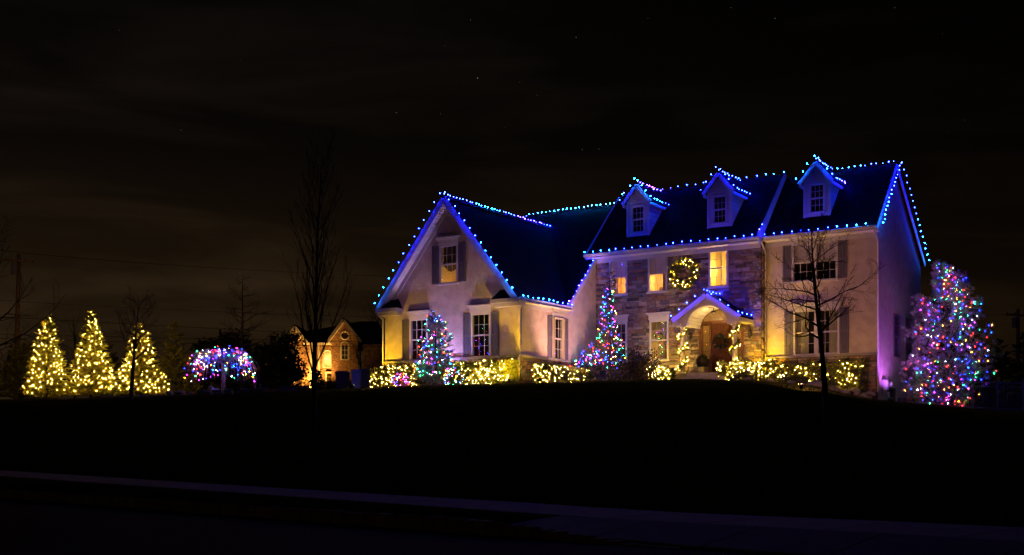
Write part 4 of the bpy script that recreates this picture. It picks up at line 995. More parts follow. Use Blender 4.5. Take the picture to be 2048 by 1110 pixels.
leafy('dark tree mass behind the weeping tree', 470, 92, 662, 42, 3, n=4200)
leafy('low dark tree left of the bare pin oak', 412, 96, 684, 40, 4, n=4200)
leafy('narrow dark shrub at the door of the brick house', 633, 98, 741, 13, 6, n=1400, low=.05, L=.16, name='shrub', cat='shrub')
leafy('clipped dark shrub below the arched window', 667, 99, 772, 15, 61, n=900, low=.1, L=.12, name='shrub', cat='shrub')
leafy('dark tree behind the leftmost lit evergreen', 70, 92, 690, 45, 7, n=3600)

# pine covered in coloured lights at the right of the house
def pine():
    b = gb(1893, 46.6); k = 46.6/F; ht = top_h(b, 512); t = thing('pine_tree', 'bushy pine covered in coloured lights right of the house', 'evergreen tree', b)
    r = np.random.default_rng(14); tr = MB(); tr.tube([b+V((0, 0, -.2)), b+V((.03, 0, 1.4)), b+V((-.02, 0, ht*.7)), b+V((.0, 0, ht*.97))], [.09, .07, .04, .012], 7)
    part('trunk', tr, 'bark', t); lm = MB(); P = []; D = []; L = []
    prof_z = [0, .08, .2, .35, .5, .62, .75, .88, 1]; prof_r = [.30, .70, .98, 1.06, 1.04, .92, .60, .36, .12]
    for i in range(190):
        f = r.uniform(.02, .95); a = i*2.4+r.uniform(-.3, .3); R = float(np.interp(f, prof_z, prof_r))*89*k*r.uniform(.62, 1.1)
        z1 = ht*f; z0 = max(.12, z1-R*.75); p0 = b+V((0, 0, z0)); p1 = b+V((R*cos(a), R*sin(a), z1)); pm = (p0+p1)/2+V((0, 0, -.12*R))
        lm.tube([p0, pm, p1], [.022, .014, .005], 4, caps=False)
        for q in range(11):
            s = r.uniform(.3, 1); c = p0.lerp(pm, s*2) if s < .5 else pm.lerp(p1, s*2-1)
            c = c+V((r.normal(0, .13), r.normal(0, .13), r.normal(0, .09))); kk = 34 if q < 7 else 18
            dd = r.normal(size=(kk, 3))*.8+np.array([cos(a), sin(a), .9]); P.append(np.tile(np.array(c), (kk, 1))+dd*.02); D.append(dd)
            if q < 4: L.append(c+V((.02, -.05, .03)))
    part('limbs', lm, 'twig', t); P = np.concatenate(P); D = np.concatenate(D)
    part('crown', leaves('crown', P, D, .13, .009, 'needle_pine', OFF[t]), None, t)
    L = [L[i] for i in r.permutation(len(L)) if L[i].y < b.y+.5]
    for nme, lo, hi in (('lower', -1, .48), ('upper', .48, 2)):
        Q = [p for p in L if lo <= (p.z-b.z)/ht < hi][:285]; Q.sort(key=lambda p: round((p.z-b.z)/.3)*10+math.atan2(p.y-b.y, p.x-b.x))
        string('coloured lights spread over the %s half of the bushy pine' % nme, Q, MC, wts=[.28, .17, .20, .11, .08, .08, .06, .02], scale=(.6, 1.15))
    m_ = MB(); 
    for i in range(26):
        a = 2*pi*i/26; 
    NR = 26; m_.v.append(b+V((0, 0, .10)))
    for rr, z in ((.6, .09), (1.1, .04), (1.45, -.06)):
        for i in range(NR):
            a = 2*pi*i/NR; x_, y_ = b.x+rr*cos(a)*1.15, b.y+rr*sin(a); m_.v.append(V((x_, y_, ground(x_, y_)+z+r.normal(0, .012))))
    for i in range(NR):
        m_.f.append([0, 1+i, 1+(i+1) % NR]); m_.m.append(0)
        for q in (0, 1): m_.f.append([1+q*NR+i, 1+(q+1)*NR+i, 1+(q+1)*NR+(i+1) % NR, 1+q*NR+(i+1) % NR]); m_.m.append(0)
    solo('mulch_bed', m_, 'mulch', kind='structure')
pine()

# hedges with warm lights
def hedge(label, u0, u1, v0, v1, w1, nl, slabel, dens=6000, side=False):
    uc, vc = (u0+u1)/2, (v0+v1)/2; b = h(uc, vc, hg(uc, vc)); t = thing('hedge', label, 'hedge', b, HM)
    w0 = min(hg(u0, v0), hg(u1, v0), hg(uc, vc))-.02; vol = abs(u1-u0)*(v1-v0)*(w1-w0); n = int(dens*max(vol, .8))
    lo = np.array([-max(u0, u1), v0, w0]); hi = np.array([-min(u0, u1), v1, w1])
    p = rng.uniform(0, 1, (n, 3)); ax = rng.integers(0, 4, n); m_ = rng.random(n) < .72
    p[m_ & (ax == 0), 1] *= .22; p[m_ & (ax == 1), 2] = 1-.18*p[m_ & (ax == 1), 2]; p[m_ & (ax == 2), 0] = np.where(rng.random((m_ & (ax == 2)).sum()) < .5, .06, .94)*1.0
    P = lo+p*(hi-lo); P[:, 2] += .05*np.sin(P[:, 0]*5.1)+.04*np.sin(P[:, 0]*11+1)+.03*np.sin(P[:, 1]*9); P[:, 1] += .05*np.sin(P[:, 0]*7.3)
    part('foliage', leaves('foliage', P, rng.normal(size=(n, 3))+np.array([0, -.5, .3]), .075, .024, 'leaf_hedge', OFF[t]), None, t)
    st = MB()
    for k in range(max(3, int(abs(u1-u0)*2.2))):
        x_ = rng.uniform(lo[0], hi[0]); y_ = rng.uniform(lo[1]+.1, hi[1]); st.tube([V((x_, y_, w0-.1)), V((x_+rng.normal(0, .06), y_, (w0+w1)/2)), V((x_+rng.normal(0, .12), y_, w1-.1))], [.02, .013, .005], 4)
    part('stems', st, 'bark', t)
    nl = min(int(nl*1.5), 298); q = rng.uniform(0, 1, (nl, 3)); sf = rng.integers(0, 10, nl); q[:, 1] = np.where(sf < 7, rng.uniform(-.04, .13, nl), q[:, 1]); q[:, 2] = np.where(sf >= 7, rng.uniform(.9, 1.0, nl), q[:, 2]*.92+.04)
    if side: q[:, 1] = rng.uniform(0, 1, nl); q[:, 0] = np.where(sf < 5, rng.uniform(.9, 1.04, nl), q[:, 0]); q[:, 1] = np.where(sf == 5, rng.uniform(-.01, .03, nl), q[:, 1]); q[:, 1] = np.where(sf == 6, rng.uniform(-.01, .03, nl), q[:, 1])
    B = lo+q*(hi-lo); B[:, 2] += .05*np.sin(B[:, 0]*5.1)+.04*np.sin(B[:, 0]*11+1)+.01; B[:, 1] += .05*np.sin(B[:, 0]*7.3)-.02
    B = B[np.argsort(np.round(B[:, 0]/.35)*10+B[:, 2])]
    string(slabel, B, ['warm'], HM, 'warm lights on the hedges', scale=(.4, 1.05)); return t
hedge('clipped hedge with warm lights at the left corner of the wing', 16.45, 19.0, -8.0, -7.15, -.30, 95, 'warm lights over the hedge at the left corner of the wing')
hedge('clipped hedge with warm lights under the right window of the wing', 12.0, 14.85, -8.0, -7.15, -.28, 125, 'warm lights over the hedge under the right wing window')
hedge('low hedge with warm lights along the side wall of the wing', 11.2, 11.85, -6.55, -2.9, -.36, 95, 'warm lights over the low hedge along the side wall of the wing', side=True)
hedge('small lit hedge at the foot of the left porch column', 7.55, 8.6, -2.9, -2.3, -.42, 42, 'warm lights over the small hedge by the left porch column')
hedge('lit hedge in front of the right porch column', 3.35, 5.75, -2.35, -1.75, -.30, 95, 'warm lights over the hedge before the right porch column')
hedge('long lit hedge below the lower double window of the right bay', .25, 3.95, -1.35, -.7, -.42, 110, 'warm lights over the long hedge below the right bay windows')
def shrub(label, u, v, R, w1, mt, n, seed, L=.09, twigs=0, fw=None, ry=.8):
    r = np.random.default_rng(seed); b = h(u, v, hg(u, v)); t = thing('shrub', label, 'shrub', b, HM); ht = w1-b.z
    d = r.normal(size=(n, 3)); d[:, 2] = np.abs(d[:, 2]); d /= np.linalg.norm(d, axis=1, keepdims=True)
    rr = r.uniform(.45, 1.05, (n, 1))*(1+.16*np.sin(d[:, :1]*9+seed)+.12*np.sin(d[:, 1:2]*8)); p = np.array(b)+d*rr*np.array([R, R*ry, ht*.95])
    part('foliage', leaves('foliage', p, d+r.normal(0, .6, (n, 3)), L, L*.3, mt, OFF[t]), None, t)
    tw = MB()
    for k in range(max(twigs, 6)):
        dd = r.normal(size=3); dd[2] = abs(dd[2])+.5; dd /= np.linalg.norm(dd); e_ = V(dd*np.array([R, R*ry, ht*1.12])*r.uniform(.7, 1.08))
        tw.tube([b, b+e_*.5+V((0, 0, .05)), b+e_], [.015, .009, .003], 3, caps=False)
    part('twigs', tw, 'twig', t); return t
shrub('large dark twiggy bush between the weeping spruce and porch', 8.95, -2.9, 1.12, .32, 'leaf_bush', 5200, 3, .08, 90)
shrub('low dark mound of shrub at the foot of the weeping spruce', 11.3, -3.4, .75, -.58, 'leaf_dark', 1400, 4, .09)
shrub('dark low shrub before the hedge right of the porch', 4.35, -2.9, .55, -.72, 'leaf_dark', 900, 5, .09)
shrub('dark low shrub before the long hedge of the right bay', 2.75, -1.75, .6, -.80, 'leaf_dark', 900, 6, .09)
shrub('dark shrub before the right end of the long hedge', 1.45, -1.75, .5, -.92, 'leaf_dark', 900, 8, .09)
shrub('dry twiggy plant at the foot of the right side wall', -.45, 3.3, .5, -1.55, 'dry_grass', 160, 7, .12, 60)
shrub('dry ornamental grass near the lit pine by the side wall', -.6, 4.6, .4, -1.50, 'dry_grass', 160, 17, .12, 50)

# ------------------------------------------------------------------ wreaths and garlands
def wreath(label, c, R, rr, n, nl, L=.11, frame=HM, mt='leaf_hedge', sc=(.8, 1.2)):
    c = V(c); t = thing('wreath', label, 'wreath', c, frame)
    a = rng.uniform(0, 2*pi, n); b_ = rng.uniform(0, 2*pi, n); q = rr*np.sqrt(rng.uniform(.1, 1, n))
    P = np.stack([c.x+(R+q*np.cos(b_))*np.cos(a), c.y-.08-np.abs(q*np.sin(b_))*.8, c.z+(R+q*np.cos(b_))*np.sin(a)], 1)
    D = np.stack([-np.sin(a)+rng.normal(0, .6, n), rng.normal(-.4, .5, n), np.cos(a)+rng.normal(0, .6, n)], 1)
    part('foliage', leaves('foliage', P, D, L, L*.2, mt, OFF[t]), None, t)
    part('ring', MB().tube([c+V((R*cos(2*pi*i/24), -.06, R*sin(2*pi*i/24))) for i in range(25)], rr*.25, 5), 'twig', t)
    for i in range(nl):
        aa = 2*pi*i/nl+random.uniform(-.06, .06); q = R+random.uniform(-1, 1)*rr*.8; s_ = random.uniform(*sc)
        inst('bulb', MINI['warm'], t, c+V((q*cos(aa), -.10-rr*.6*random.random(), q*sin(aa))), None, (s_, s_, s_))
    return t
wreath('large round wreath with warm lights on the upper stone wall', h(8.0, -.43, 3.68), .50, .18, 4200, 84, .11)
tw_ = wreath('dark wreath with pale poinsettias on the front door', h(6.36, DV-.05, .72), .24, .09, 800, 0, .08, mt='leaf_dark')
for k, aa in enumerate((.7, 2.2, 3.6, 4.4, 5.3, 5.9)):
    c = h(6.36, DV-.17, .72)+V((.26*cos(aa), 0, .26*sin(aa))); m_ = MB()
    for j in range(6):
        th = 2*pi*j/6; m_.add([c+V((0, -.01, 0)), c+V((.03*cos(th-.4), -.02, .03*sin(th-.4))), c+V((.075*cos(th), 0, .075*sin(th))), c+V((.03*cos(th+.4), -.02, .03*sin(th+.4)))], [(0, 1, 2, 3)])
    part('flower', m_, 'ribbon', tw_)
def garland(label, u, v, w0, w1, turns, nl):
    b = h(u, v, w0); t = thing('garland', label, 'garland', b, HM); n = 1500; s = rng.uniform(0, 1, n); a = s*turns*2*pi+1.1
    R = .165
    P = np.stack([b.x+R*np.cos(a), b.y+R*np.sin(a), w0+(w1-w0)*s], 1)+rng.normal(0, .042, (n, 3))
    part('foliage', leaves('foliage', P, rng.normal(size=(n, 3)), .10, .022, 'leaf_hedge', OFF[t]), None, t)
    part('wire', MB().tube([V((b.x+R*cos(q*turns*2*pi+1.1), b.y+R*sin(q*turns*2*pi+1.1), w0+(w1-w0)*q)) for q in np.linspace(0, 1, 50)], .012, 4), 'twig', t)
    for i in range(nl):
        q = i/nl; aa = q*turns*2*pi+1.1; s_ = random.uniform(.5, 1.1)
        inst('bulb', MINI['warm'], t, V((b.x+(R+.02)*cos(aa)+random.gauss(0, .035), b.y+(R+.03)*sin(aa)-.02, w0+(w1-w0)*q+random.gauss(0, .04))), None, (s_, s_, s_))
garland('lit garland wound round the left porch column', 7.55, -1.62, -.62, 1.34, 3.2, 46)
garland('lit garland wound round the right porch column', 5.25, -1.62, -.62, 1.34, 3.2, 46)
# wall lanterns and planter
for u, lab in ((7.72, 'dark wall lantern on the stone left of the front door'), (5.02, 'dark wall lantern on the stone right of the porch')):
    c = h(u, -.44, .95); t = thing('wall_lantern', lab, 'lantern', c, HM)
    part('bracket', MB().hbox(u-.05, u+.05, -.46, -.43, .9, 1.1).tube([h(u, -.45, 1.05), h(u, -.55, 1.22), h(u, -.6, 1.15)], .012, 5), 'black_metal', t)
    part('cage', MB().lathe([(.03, .78), (.06, .80), (.05, .82)], 6, h(u, -.6, 0)).lathe([(.10, 1.06), (.05, 1.13), (.01, 1.17)], 6, h(u, -.6, 0)), 'black_metal', t)
    m_ = MB()
    for j in range(6): m_.beam(h(u, -.6, .81)+V((.055*cos(j*pi/3), .055*sin(j*pi/3), 0)), h(u, -.6, 1.07)+V((.09*cos(j*pi/3), .09*sin(j*pi/3), 0)), .01, .01)
    part('bars', m_, 'black_metal', t); part('glass_shade', MB().lathe([(.048, .82), (.082, 1.06)], 6, h(u, -.6, 0)), 'glass', t)
pb = h(7.0, -.85, -.655); t = thing('planter', 'stone pot with round topiary left of the front door', 'planter', pb, HM)
part('pot', MB().lathe([(.13, 0), (.15, .03), (.19, .26), (.21, .28), (.21, .32), (.18, .32), (.17, .27)], 12, pb), 'pot', t)
n = 1300; d = rng.normal(size=(n, 3)); d /= np.linalg.norm(d, axis=1, keepdims=True)
part('topiary', leaves('topiary', np.array(pb)+np.array([0, 0, .56])+d*rng.uniform(.5, 1, (n, 1))*np.array([.25, .25, .28]), d, .06, .02, 'leaf_dark', OFF[t]), None, t)
# meter boxes on the side wall
mbx = h(-.02, .9, -1.75); t = thing('utility_meter', 'grey electric meter box with pipes on the side wall', 'meter box', mbx, HM)
part('cabinet', MB().hbox(-.16, -.005, .62, 1.02, -1.42, -1.02).hbox(-.17, -.16, .65, .99, -1.40, -1.04), 'grey_metal', t)
part('meter_dial', MB().lathe([(.09, 0), (.09, .08), (.07, .10)], 12).xf(Matrix.Translation(h(-.16, 1.25, -1.18)) @ Matrix.Rotation(pi/2, 4, 'Y')), 'grey_metal', t)
part('lower_box', MB().hbox(-.13, -.005, 1.05, 1.30, -1.68, -1.48), 'grey_metal', t)
part('conduit', MB().tube([h(-.08, .72, -1.42), h(-.08, .72, -1.95)], .028, 6).tube([h(-.08, .9, -1.42), h(-.08, .9, -1.62), h(-.08, 1.06, -1.62)], .025, 6).tube([h(-.08, .72, -1.72), h(-.08, 1.2, -1.72), h(-.08, 1.2, -1.95)], .022, 6), 'grey_metal', t)
# boulders
def rock_mesh(seed, mt='rock'):
    r = random.Random(seed); vs, fs = ico(1); m_ = MB(); q = []
    ed = {}
    vs = list(vs); nf = []
    for f in fs:
        mid = []
        for a_, b_ in ((f[0], f[1]), (f[1], f[2]), (f[2], f[0])):
            k = tuple(sorted((a_, b_)))
            if k not in ed: vs.append(((vs[a_]+vs[b_])/2).normalized()); ed[k] = len(vs)-1
            mid.append(ed[k])
        nf += [(f[0], mid[0], mid[2]), (f[1], mid[1], mid[0]), (f[2], mid[2], mid[1]), tuple(mid)]
    dirs = [V((r.gauss(0, 1), r.gauss(0, 1), r.gauss(0, 1))).normalized() for _ in range(7)]
    for v in vs:
        k = 1.0
        for d_ in dirs:
            c_ = v.dot(d_)
            if c_ > .62: k = min(k, .62/c_*1.08)
        q.append(v*k*r.uniform(.95, 1.05))
    m_.add(q, nf); return m_.data('rock', [mt])
ROCK = [rock_mesh(i) for i in range(6)]
for i, (u, v, s_, lab) in enumerate([(1.75, -2.0, (.42, .28, .20), 'long low boulder left of the boulder pile'), (1.05, -1.75, (.36, .27, .24), 'slanted boulder at the middle of the bank by the right bay'), (.45, -1.45, (.34, .27, .25), 'upright boulder below the right end of the long hedge'),
                                    (-.05, -1.2, (.30, .26, .22), 'boulder just left of the house corner'), (.55, -2.1, (.36, .24, .17), 'low boulder at the front of the boulder pile'), (-.1, -1.9, (.28, .22, .15), 'rightmost small boulder near the house corner'),
                                    (2.6, -2.35, (.26, .2, .13), 'small rock at the edge of the bed before the long hedge'), (3.4, -2.6, (.24, .2, .12), 'small rock near the middle of the bed edge'), (4.1, -3.2, (.25, .2, .11), 'small rock before the hedge near the porch')]):
    z = hg(u, v)+s_[2]*.45; o = solo('boulder', ROCK[i % 6].copy(), None, lab, 'boulder', 'boulders beside the house', frame=HM, base=h(u, v, z)); o.matrix_world = HM @ Matrix.Translation(h(u, v, z)) @ Matrix.Rotation(i*1.3, 4, 'Z') @ Matrix.Rotation(.25, 4, 'X') @ Matrix.Diagonal((*s_, 1))
# low wall of loose stones left
b0 = gb(470, 57.5); rw = thing('low_rock_wall', 'low dry wall of flat rocks below the weeping tree', 'stone wall', b0)
px = 205
while px < 622:
    Y = float(np.interp(px, (205, 330, 480, 622), (61.5, 60, 57.6, 55.5))); X = (px-CX)/F*Y; sx = random.uniform(.14, .34); lay = 1 if px < 330 else random.choice([1, 2, 2])
    for k in range(lay):
        inst('rock', random.choice(ROCK), rw, (X, Y+random.uniform(-.1, .1), ground(X, Y)+.06+.12*k), (random.uniform(-.1, .1), random.uniform(-.1, .1), random.uniform(-.3, .3)), (sx, .2, random.uniform(.07, .12)))
    px += sx*2*F/Y*.92
# lamb statue
b = gb(430, 59); k = 59/F; t = thing('lamb_statue', 'small white lying lamb figure beside the weeping tree', 'statue', b)
def blob(c, s_, n=10):
    m_ = MB(); m_.lathe([(sin(pi*i/8)+.001, -cos(pi*i/8)) for i in range(9)], n); m_.xf(Matrix.Translation(c) @ Matrix.Diagonal((*s_, 1))); return m_
part('body', blob(b+V((.05, 0, .17)), (.27, .16, .15)), 'lamb_white', t, smooth=True)
hd = blob(b+V((-.22, -.03, .38)), (.12, .08, .085)); m2 = MB().tube([b+V((-.12, 0, .22)), b+V((-.19, -.01, .36))], [.10, .075], 8); hd.add(m2.v, m2.f); part('head', hd, 'lamb_white', t, smooth=True)
for s_ in (-1, 1): part('ear', blob(b+V((-.17, s_*.09, .42)), (.05, .045, .018), 6), 'lamb_white', t)
for s_ in (-1, 1): part('leg', MB().tube([b+V((-.12, s_*.1, .08)), b+V((-.30, s_*.09, .04))], [.045, .03], 6), 'lamb_white', t)
# wheelie bins
def bin_(label, px, Y, wd, ht, mt, lid, rz):
    b = gb(px, Y); t = thing('wheelie_bin', label, 'bin', b, Matrix.Identity(4), 'bins standing beside the drive'); R_ = Matrix.Translation(b) @ Matrix.Rotation(rz, 4, 'Z')
    a = wd/2; m_ = MB(); k = .82
    m_.add([(-a*k, -a*k, .06), (a*k, -a*k, .06), (a*k, a*k, .06), (-a*k, a*k, .06), (-a, -a, ht*.92), (a, -a, ht*.92), (a, a, ht*.92), (-a, a, ht*.92)], [(3, 2, 1, 0), (4, 5, 6, 7), (0, 1, 5, 4), (1, 2, 6, 5), (2, 3, 7, 6), (3, 0, 4, 7)])
    m_.box(-a-.025, a+.025, -a-.025, a+.025, ht*.86, ht*.90); part('body', m_.xf(R_), mt, t)
    l_ = MB(); l_.add([(-a-.03, -a-.05, ht*.925), (a+.03, -a-.05, ht*.925), (a+.03, a+.03, ht*.925), (-a-.03, a+.03, ht*.925), (-a*.8, -a*.8, ht), (a*.8, -a*.8, ht), (a*.8, a*.8, ht*1.01), (-a*.8, a*.8, ht*1.01)], [(3, 2, 1, 0), (4, 5, 6, 7), (0, 1, 5, 4), (1, 2, 6, 5), (2, 3, 7, 6), (3, 0, 4, 7)])
    part('lid', l_.xf(R_), lid, t)
    part('handle', MB().tube([(-a*.7, a+.09, ht*.9), (a*.7, a+.09, ht*.9)], .016, 6).xf(R_), lid, t)
    for s_ in (-1, 1): part('wheel', MB().lathe([(.10, -.02), (.10, .02)], 12).xf(R_ @ Matrix.Translation((s_*a*.75, a*.85, .10)) @ Matrix.Rotation(pi/2, 4, 'Y')), 'black_metal', t)
bin_('wide dark bin left of the pair of bins', 685, 60, .70, .98, 'bin_dark', 'bin_dark', .1)
bin_('pale bluish bin in the middle of the three bins', 712, 58.5, .48, 1.02, 'bin_blue', 'bin_blue', .15)
bin_('olive green bin nearest to the lit hedge', 732, 59, .46, 1.05, 'bin_green', 'bin_green', -.1)

# ------------------------------------------------------------------ neighbour's brick house
NX, NY_, NZ = (640-CX)/F*120, 120.0, (HY-780)/F*120
NM = Matrix.Translation((NX, NY_, NZ)); s_ = 120/F
def nx(px): return (px-640)*s_
def nz(py): return (780-py)*s_
nb = thing('brick_house', 'distant brick house with two lit gables and arched window', 'house', (0, 0, 0), NM)
def npart(n, m_, mt, **k): return part(n, m_, mt, nb, **k)
def gable(x0, x1, ye, ya, xa, y0, holes):
    A, Bt = (nz(ya)-nz(ye))/(nx(xa)-nx(x0)), (nz(ya)-nz(ye))/(nx(x1)-nx(xa))
    m_ = wall(lambda a, b: V((a, y0, b)), nx(x0), nx(x1), -1, nz(ya), holes, [(-A, 1, nz(ye)-A*nx(x0)), (Bt, 1, nz(ye)+Bt*nx(x1))], depth=(0, .2, 0)); npart('wall', m_, 'brick')
    for xe in (x0, x1):
        o = .35*(1 if xe == x1 else -1)
        npart('rake_board', MB().beam(V((nx(xa), y0-.4, nz(ya)+.1)), V((nx(xe)+o, y0-.4, nz(ye)-.25)), .12, .28), 'trim')
        npart('soffit', MB().beam(V((nx(xa), y0-.2, nz(ya)-.05)), V((nx(xe)+o, y0-.2, nz(ye)-.42)), .4, .05), 'trim')
        d_ = V((0, 9, 0)); p_ = [V((nx(xa), y0-.45, nz(ya)+.28)), V((nx(xe)+o, y0-.45, nz(ye)-.08))]
        npart('roof', MB().prism([p_[0], p_[1], p_[1]+d_, p_[0]+d_], (0, 0, .12)), 'brick_roof')
def nwin(x0, x1, y0, y1, yw, cols, rows, room, arch=0, name='window'):
    X0, X1, Z0, Z1 = nx(x0), nx(x1), nz(y1), nz(y0); m_ = MB(); f = .09
    m_.box(X0-f, X0+f, yw-.06, yw+.1, Z0, Z1).box(X1-f, X1+f, yw-.06, yw+.1, Z0, Z1).box(X0+f, X1-f, yw-.06, yw+.1, Z0, Z0+f)
    if not arch: m_.box(X0+f, X1-f, yw-.06, yw+.1, Z1-f, Z1)
    wn_ = npart(name, m_, 'trim')
    mm = MB()
    for i in range(1, cols): xx = X0+(X1-X0)*i/cols; mm.box(xx-.025, xx+.025, yw-.01, yw+.04, Z0, Z1)
    for j in range(1, rows): zz = Z0+(Z1-Z0)*j/rows; mm.box(X0, X1, yw-.012, yw+.038, zz-.025, zz+.025)
    for i in range(cols):
        for j in range(rows): part('pane', MB().box(X0+(X1-X0)*i/cols+.02, X0+(X1-X0)*(i+1)/cols-.02, yw+.01, yw+.02, Z0+(Z1-Z0)*j/rows+.02, Z0+(Z1-Z0)*(j+1)/rows-.02), 'glass', wn_)
    if arch:
        r_ = (X1-X0)/2; c = ((X0+X1)/2, Z1); pts = [V((c[0]+r_*cos(pi*i/12), yw, c[1]+r_*sin(pi*i/12))) for i in range(13)]; mm.tube(pts, .09, 5)
        part('arch_pane', MB().prism([p+V((0, .015, 0)) for p in pts], (0, .01, 0)), 'glass', wn_)
        for i in (3, 6, 9): mm.beam(V((c[0], yw+.01, c[1])), pts[i], .05, .04, (0, 1, 0))
    part('muntins', mm, 'trim', wn_)
    npart('room_wall', MB().box(X0-.1, X1+.1, yw+.9, yw+.95, Z0-.1, Z1+(X1-X0)/2*bool(arch)+.1), room)
    return wn_
GH2 = (nx(690)-.45, nx(690)+.45, nz(718), nz(692)); g2 = 0.0
gable(577, 607, 680, 656, 590, .3, [(nx(586), nx(594), nz(716), nz(696)), (nx(586), nx(594), nz(768), nz(738))])
gable(663, 716, 679, 643, 688, 0.0, [(nx(682), nx(697), nz(720), nz(690)), (nx(682), nx(697), nz(768), nz(742))])
nwin(682, 697, 690, 720, .05, 2, 3, 'dark_room', 1); nwin(682, 697, 742, 768, .05, 2, 3, 'dark_room')
nwin(586, 594, 696, 716, .35, 2, 2, 'dark_room'); nwin(586, 594, 738, 768, .35, 2, 3, 'dark_room')
# entry bay between the gables
AR = (nx(645), nx(661), nz(735), nz(699)); DRN = (nx(656), nx(664)+.1, nz(774), nz(748))
m_ = wall(lambda a, b: V((a, .5, b)), nx(606), nx(664), -1, nz(686), [AR], depth=(0, .3, 0)); npart('wall', m_, 'brick')
nwin(645, 661, 707, 735, .55, 3, 4, 'room_paint', 1, 'arched_window')
lamp('room_lamp', (nx(653), .95, nz(717)), 120, (1, .60, .16), nb, .15)
npart('eave_board', MB().box(nx(606), nx(664), .0, .45, nz(688), nz(685)), 'trim'); npart('entry_pillar', MB().box(nx(619), nx(623), .0, .35, -1, nz(689)), 'trim'); npart('corner_pillar', MB().box(nx(636), nx(639.5), .0, .35, -1, nz(689)), 'trim')
ndr = npart('door', MB().box(nx(652), nx(662), .4, .48, nz(776), nz(746)), 'wood_door'); part('door_frame', MB().box(nx(650), nx(652), .35, .48, nz(776), nz(743)).box(nx(662), nx(662.9), .35, .48, nz(776), nz(743)).box(nx(652), nx(662), .35, .48, nz(746), nz(743)), 'trim', ndr)
mtor = MB().tube([V((nx(657)+.22*cos(2*pi*i/14), .34, nz(756)+.22*sin(2*pi*i/14))) for i in range(15)], .07, 5)
solo('wreath', mtor, 'leaf_dark', 'small dark wreath on the door of the far brick house', 'wreath', frame=NM, base=(nx(657), .34, nz(756)))
for xx, yy, y0 in ((592, 672, .25), (690, 671, -.05)):
    npart('round_vent', MB().tube([V((nx(xx)+.42*cos(2*pi*i/16), y0, nz(yy)+.42*sin(2*pi*i/16))) for i in range(17)], .07, 5), 'trim')
npart('wall', MB().box(nx(722), nx(778), 1.5, 9, -1, nz(686)), 'brick')
npart('wall', MB().box(nx(480), nx(573), 2.0, 9, -1, nz(712)), 'brick')
m_ = MB(); e_ = nz(684); r_ = nz(655)
m_.add([V((nx(560), .6, e_)), V((nx(782), .6, e_)), V((nx(782), 11, e_)), V((nx(560), 11, e_)), V((nx(585), 5, r_)), V((nx(690), 5, r_)), V((nx(705), 5.5, nz(631))), V((nx(742), 5.5, nz(631)))],
       [(0, 1, 7, 6, 5, 4), (3, 4, 5, 6, 7, 2), (0, 4, 3), (1, 2, 7)]); npart('roof', m_, 'brick_roof')
m_ = MB(); m_.prism([V((nx(478), 1.6, nz(712))), V((nx(575), 1.6, nz(712))), V((nx(575), 5.5, nz(684))), V((nx(490), 5.5, nz(684)))], (0, 0, .1)); npart('roof', m_, 'brick_roof')
npart('chimney', MB().box(nx(519), nx(529), 5, 6, nz(700), nz(662)).box(nx(518), nx(530), 4.95, 6.05, nz(664.5), nz(662)), 'brick')
for x_, y_, en, aimx, aimz in ((582, -.6, 30, 582, 690), (606, -.2, 24, 604, 690), (617, -.7, 42, 621, 700), (648, -.8, 36, 646, 710), (663, -1.2, 28, 664, 690), (677, -1.3, 16, 678, 680), (702, -1.3, 22, 704, 680), (718, -1.2, 18, 716, 690), (507, .6, 40, 508, 730), (545, .6, 18, 545, 730)):
    bz = V((nx(x_), y_, -.5)); t = thing('floodlight', 'small ground floodlight below the brick house wall at ' + {582: 'the left gable', 606: 'the right edge of the left gable', 617: 'the entry pillar', 648: 'the arched window', 663: 'the left edge of the right gable', 677: 'the left part of the right gable', 702: 'the right part of the right gable', 718: 'the right corner', 507: 'the far left', 545: 'the garage'}[x_], 'floodlight', bz, NM, 'floodlights at the brick house')
    part('housing', MB().lathe([(.05, 0), (.09, .12), (.10, .15)], 8, bz), 'black_metal', t)
    lamp('beam', bz+V((0, 0, .22)), en*(120 if x_ in (617, 648, 582) else 6 if x_ in (702, 718) else 20), (1, .47, .08), t, .08, 'SPOT', V((nx(aimx), (1.0 if x_ < 620 else 0), nz(aimz))), 70, .9)

# ------------------------------------------------------------------ pole, wires, fence
def pole(label, px, by, ty, Y, lean, mt='pole_wood', arm=True):
    b = gb(px, Y); b.z -= .3; tp = at(px+lean, ty, Y); t = thing('utility_pole', label, 'utility pole', b)
    part('shaft', MB().tube([b, tp], [.19, .13], 10), mt, t, smooth=True)
    if arm:
        c = tp-V((0, 0, .5)); part('crossarm', MB().beam(c+V((-1.0, -.15, .05)), c+V((1.1, -.15, -.05)), .12, .14), mt, t)
        for x_ in (-.9, -.3, .4, 1.0): part('insulator', MB().lathe([(.03, 0), (.06, .08), (.04, .16), (.05, .2)], 6, c+V((x_, -.15, .08))), 'galv', t)
        part('transformer', MB().lathe([(.02, -1.5), (.17, -1.45), (.17, -.75), (.1, -.68)], 10, tp+V((-.36, -.1, 0))), 'galv', t)
    return tp
p1 = pole('weathered wooden utility pole at the far left', 31, 800, 508, 84, 7)
p2 = pole('dark utility pole behind the fence at the right edge', 2036, 812, 618, 92, 0)
b = gb(60, 80); t = thing('street_lamp', 'small street lamp standing out of sight left of the picture', 'street lamp', at(-60, 800, 86))
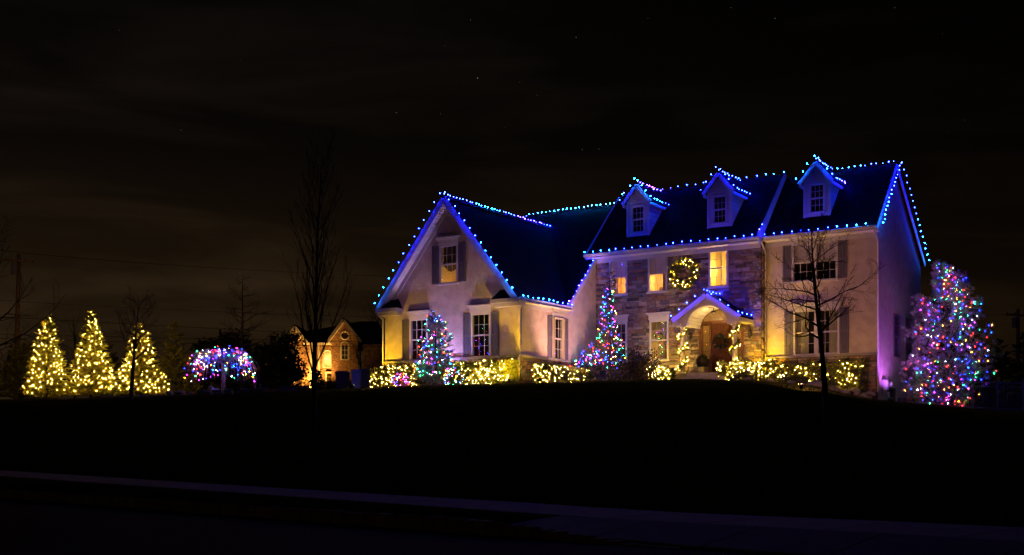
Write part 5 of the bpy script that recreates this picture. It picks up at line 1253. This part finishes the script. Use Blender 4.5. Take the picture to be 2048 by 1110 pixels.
WIRES = [((-80, 595, 92), (36, 603, 92), (420, 630, 95), (1010, 640, 99), 'upper pale wire running right from the wooden pole'), ((-80, 630, 92), (100, 638, 92), (420, 658, 90), (1000, 686, 84), 'dark wire above the weeping tree crossing the brick house'),
         ((-80, 666, 90), (120, 672, 88), (420, 678, 82), (1000, 688, 74), 'thick dark wire just above the lit evergreens'), ((-80, 673, 89), (120, 681, 87), (420, 690, 80), (1000, 697, 73), 'lowest dark wire crossing the brick house'),
         ((-80, 490, 92), (40, 511, 92), (560, 556, 110), (1100, 560, 150), 'thin high wire from the pole top over the bare trees')]
for q in WIRES:
    P = [at(*c) for c in q[:4]]; pts = []
    for i in range(41):
        t_ = i/40; n_ = 3; w_ = [(1-t_)**3, 3*t_*(1-t_)**2, 3*t_*t_*(1-t_), t_**3]; pts.append(sum((P[k]*w_[k] for k in range(4)), V((0, 0, 0))))
    solo('power_line', MB().tube(pts, .017, 4), 'cable' if 'pale' not in q[4] else 'galv', q[4], 'wire', 'overhead wires', base=pts[0])
P = [at(2036, 626, 92), at(1985, 632, 92), at(1920, 634, 92), at(1700, 625, 92)]
solo('power_line', MB().tube([sum((P[k]*[(1-a)**3, 3*a*(1-a)**2, 3*a*a*(1-a), a**3][k] for k in range(4)), V((0, 0, 0))) for a in np.linspace(0, 1, 20)], .015, 4), 'cable', 'wire running left from the right utility pole', 'wire', 'overhead wires', base=P[0])
bpy.data.objects.remove(t)
# fence
fa, fb = at(1925, 770, 55), at(2110, 770, 50); fa.z = ground(fa.x, fa.y); fb.z = ground(fb.x, fb.y)
t = thing('metal_fence', 'dark metal picket fence at the right behind the lit pine', 'fence', fa); FL = (fb-fa).length; FH = 1.32
dmy = MB().tube([(0, 0, 0), (0, 0, FH)], .012, 5).data('picket', ['iron']); npk = int(FL/.13)
for i in range(npk+1): inst('picket', dmy, t, fa.lerp(fb, i/npk)+V((0, 0, .03)))
dmy2 = MB().box(-.04, .04, -.04, .04, -.2, FH+.08).lathe([(.05, FH+.08), (.05, FH+.12), (.01, FH+.16)], 6).data('post', ['iron'])
for i in range(4): inst('post', dmy2, t, fa.lerp(fb, .12+i*.28))
for z in (.12, FH-.22, FH-.04): part('rail', MB().beam(fa+V((0, 0, z)), fb+V((0, 0, z)), .03, .035), 'iron', t)
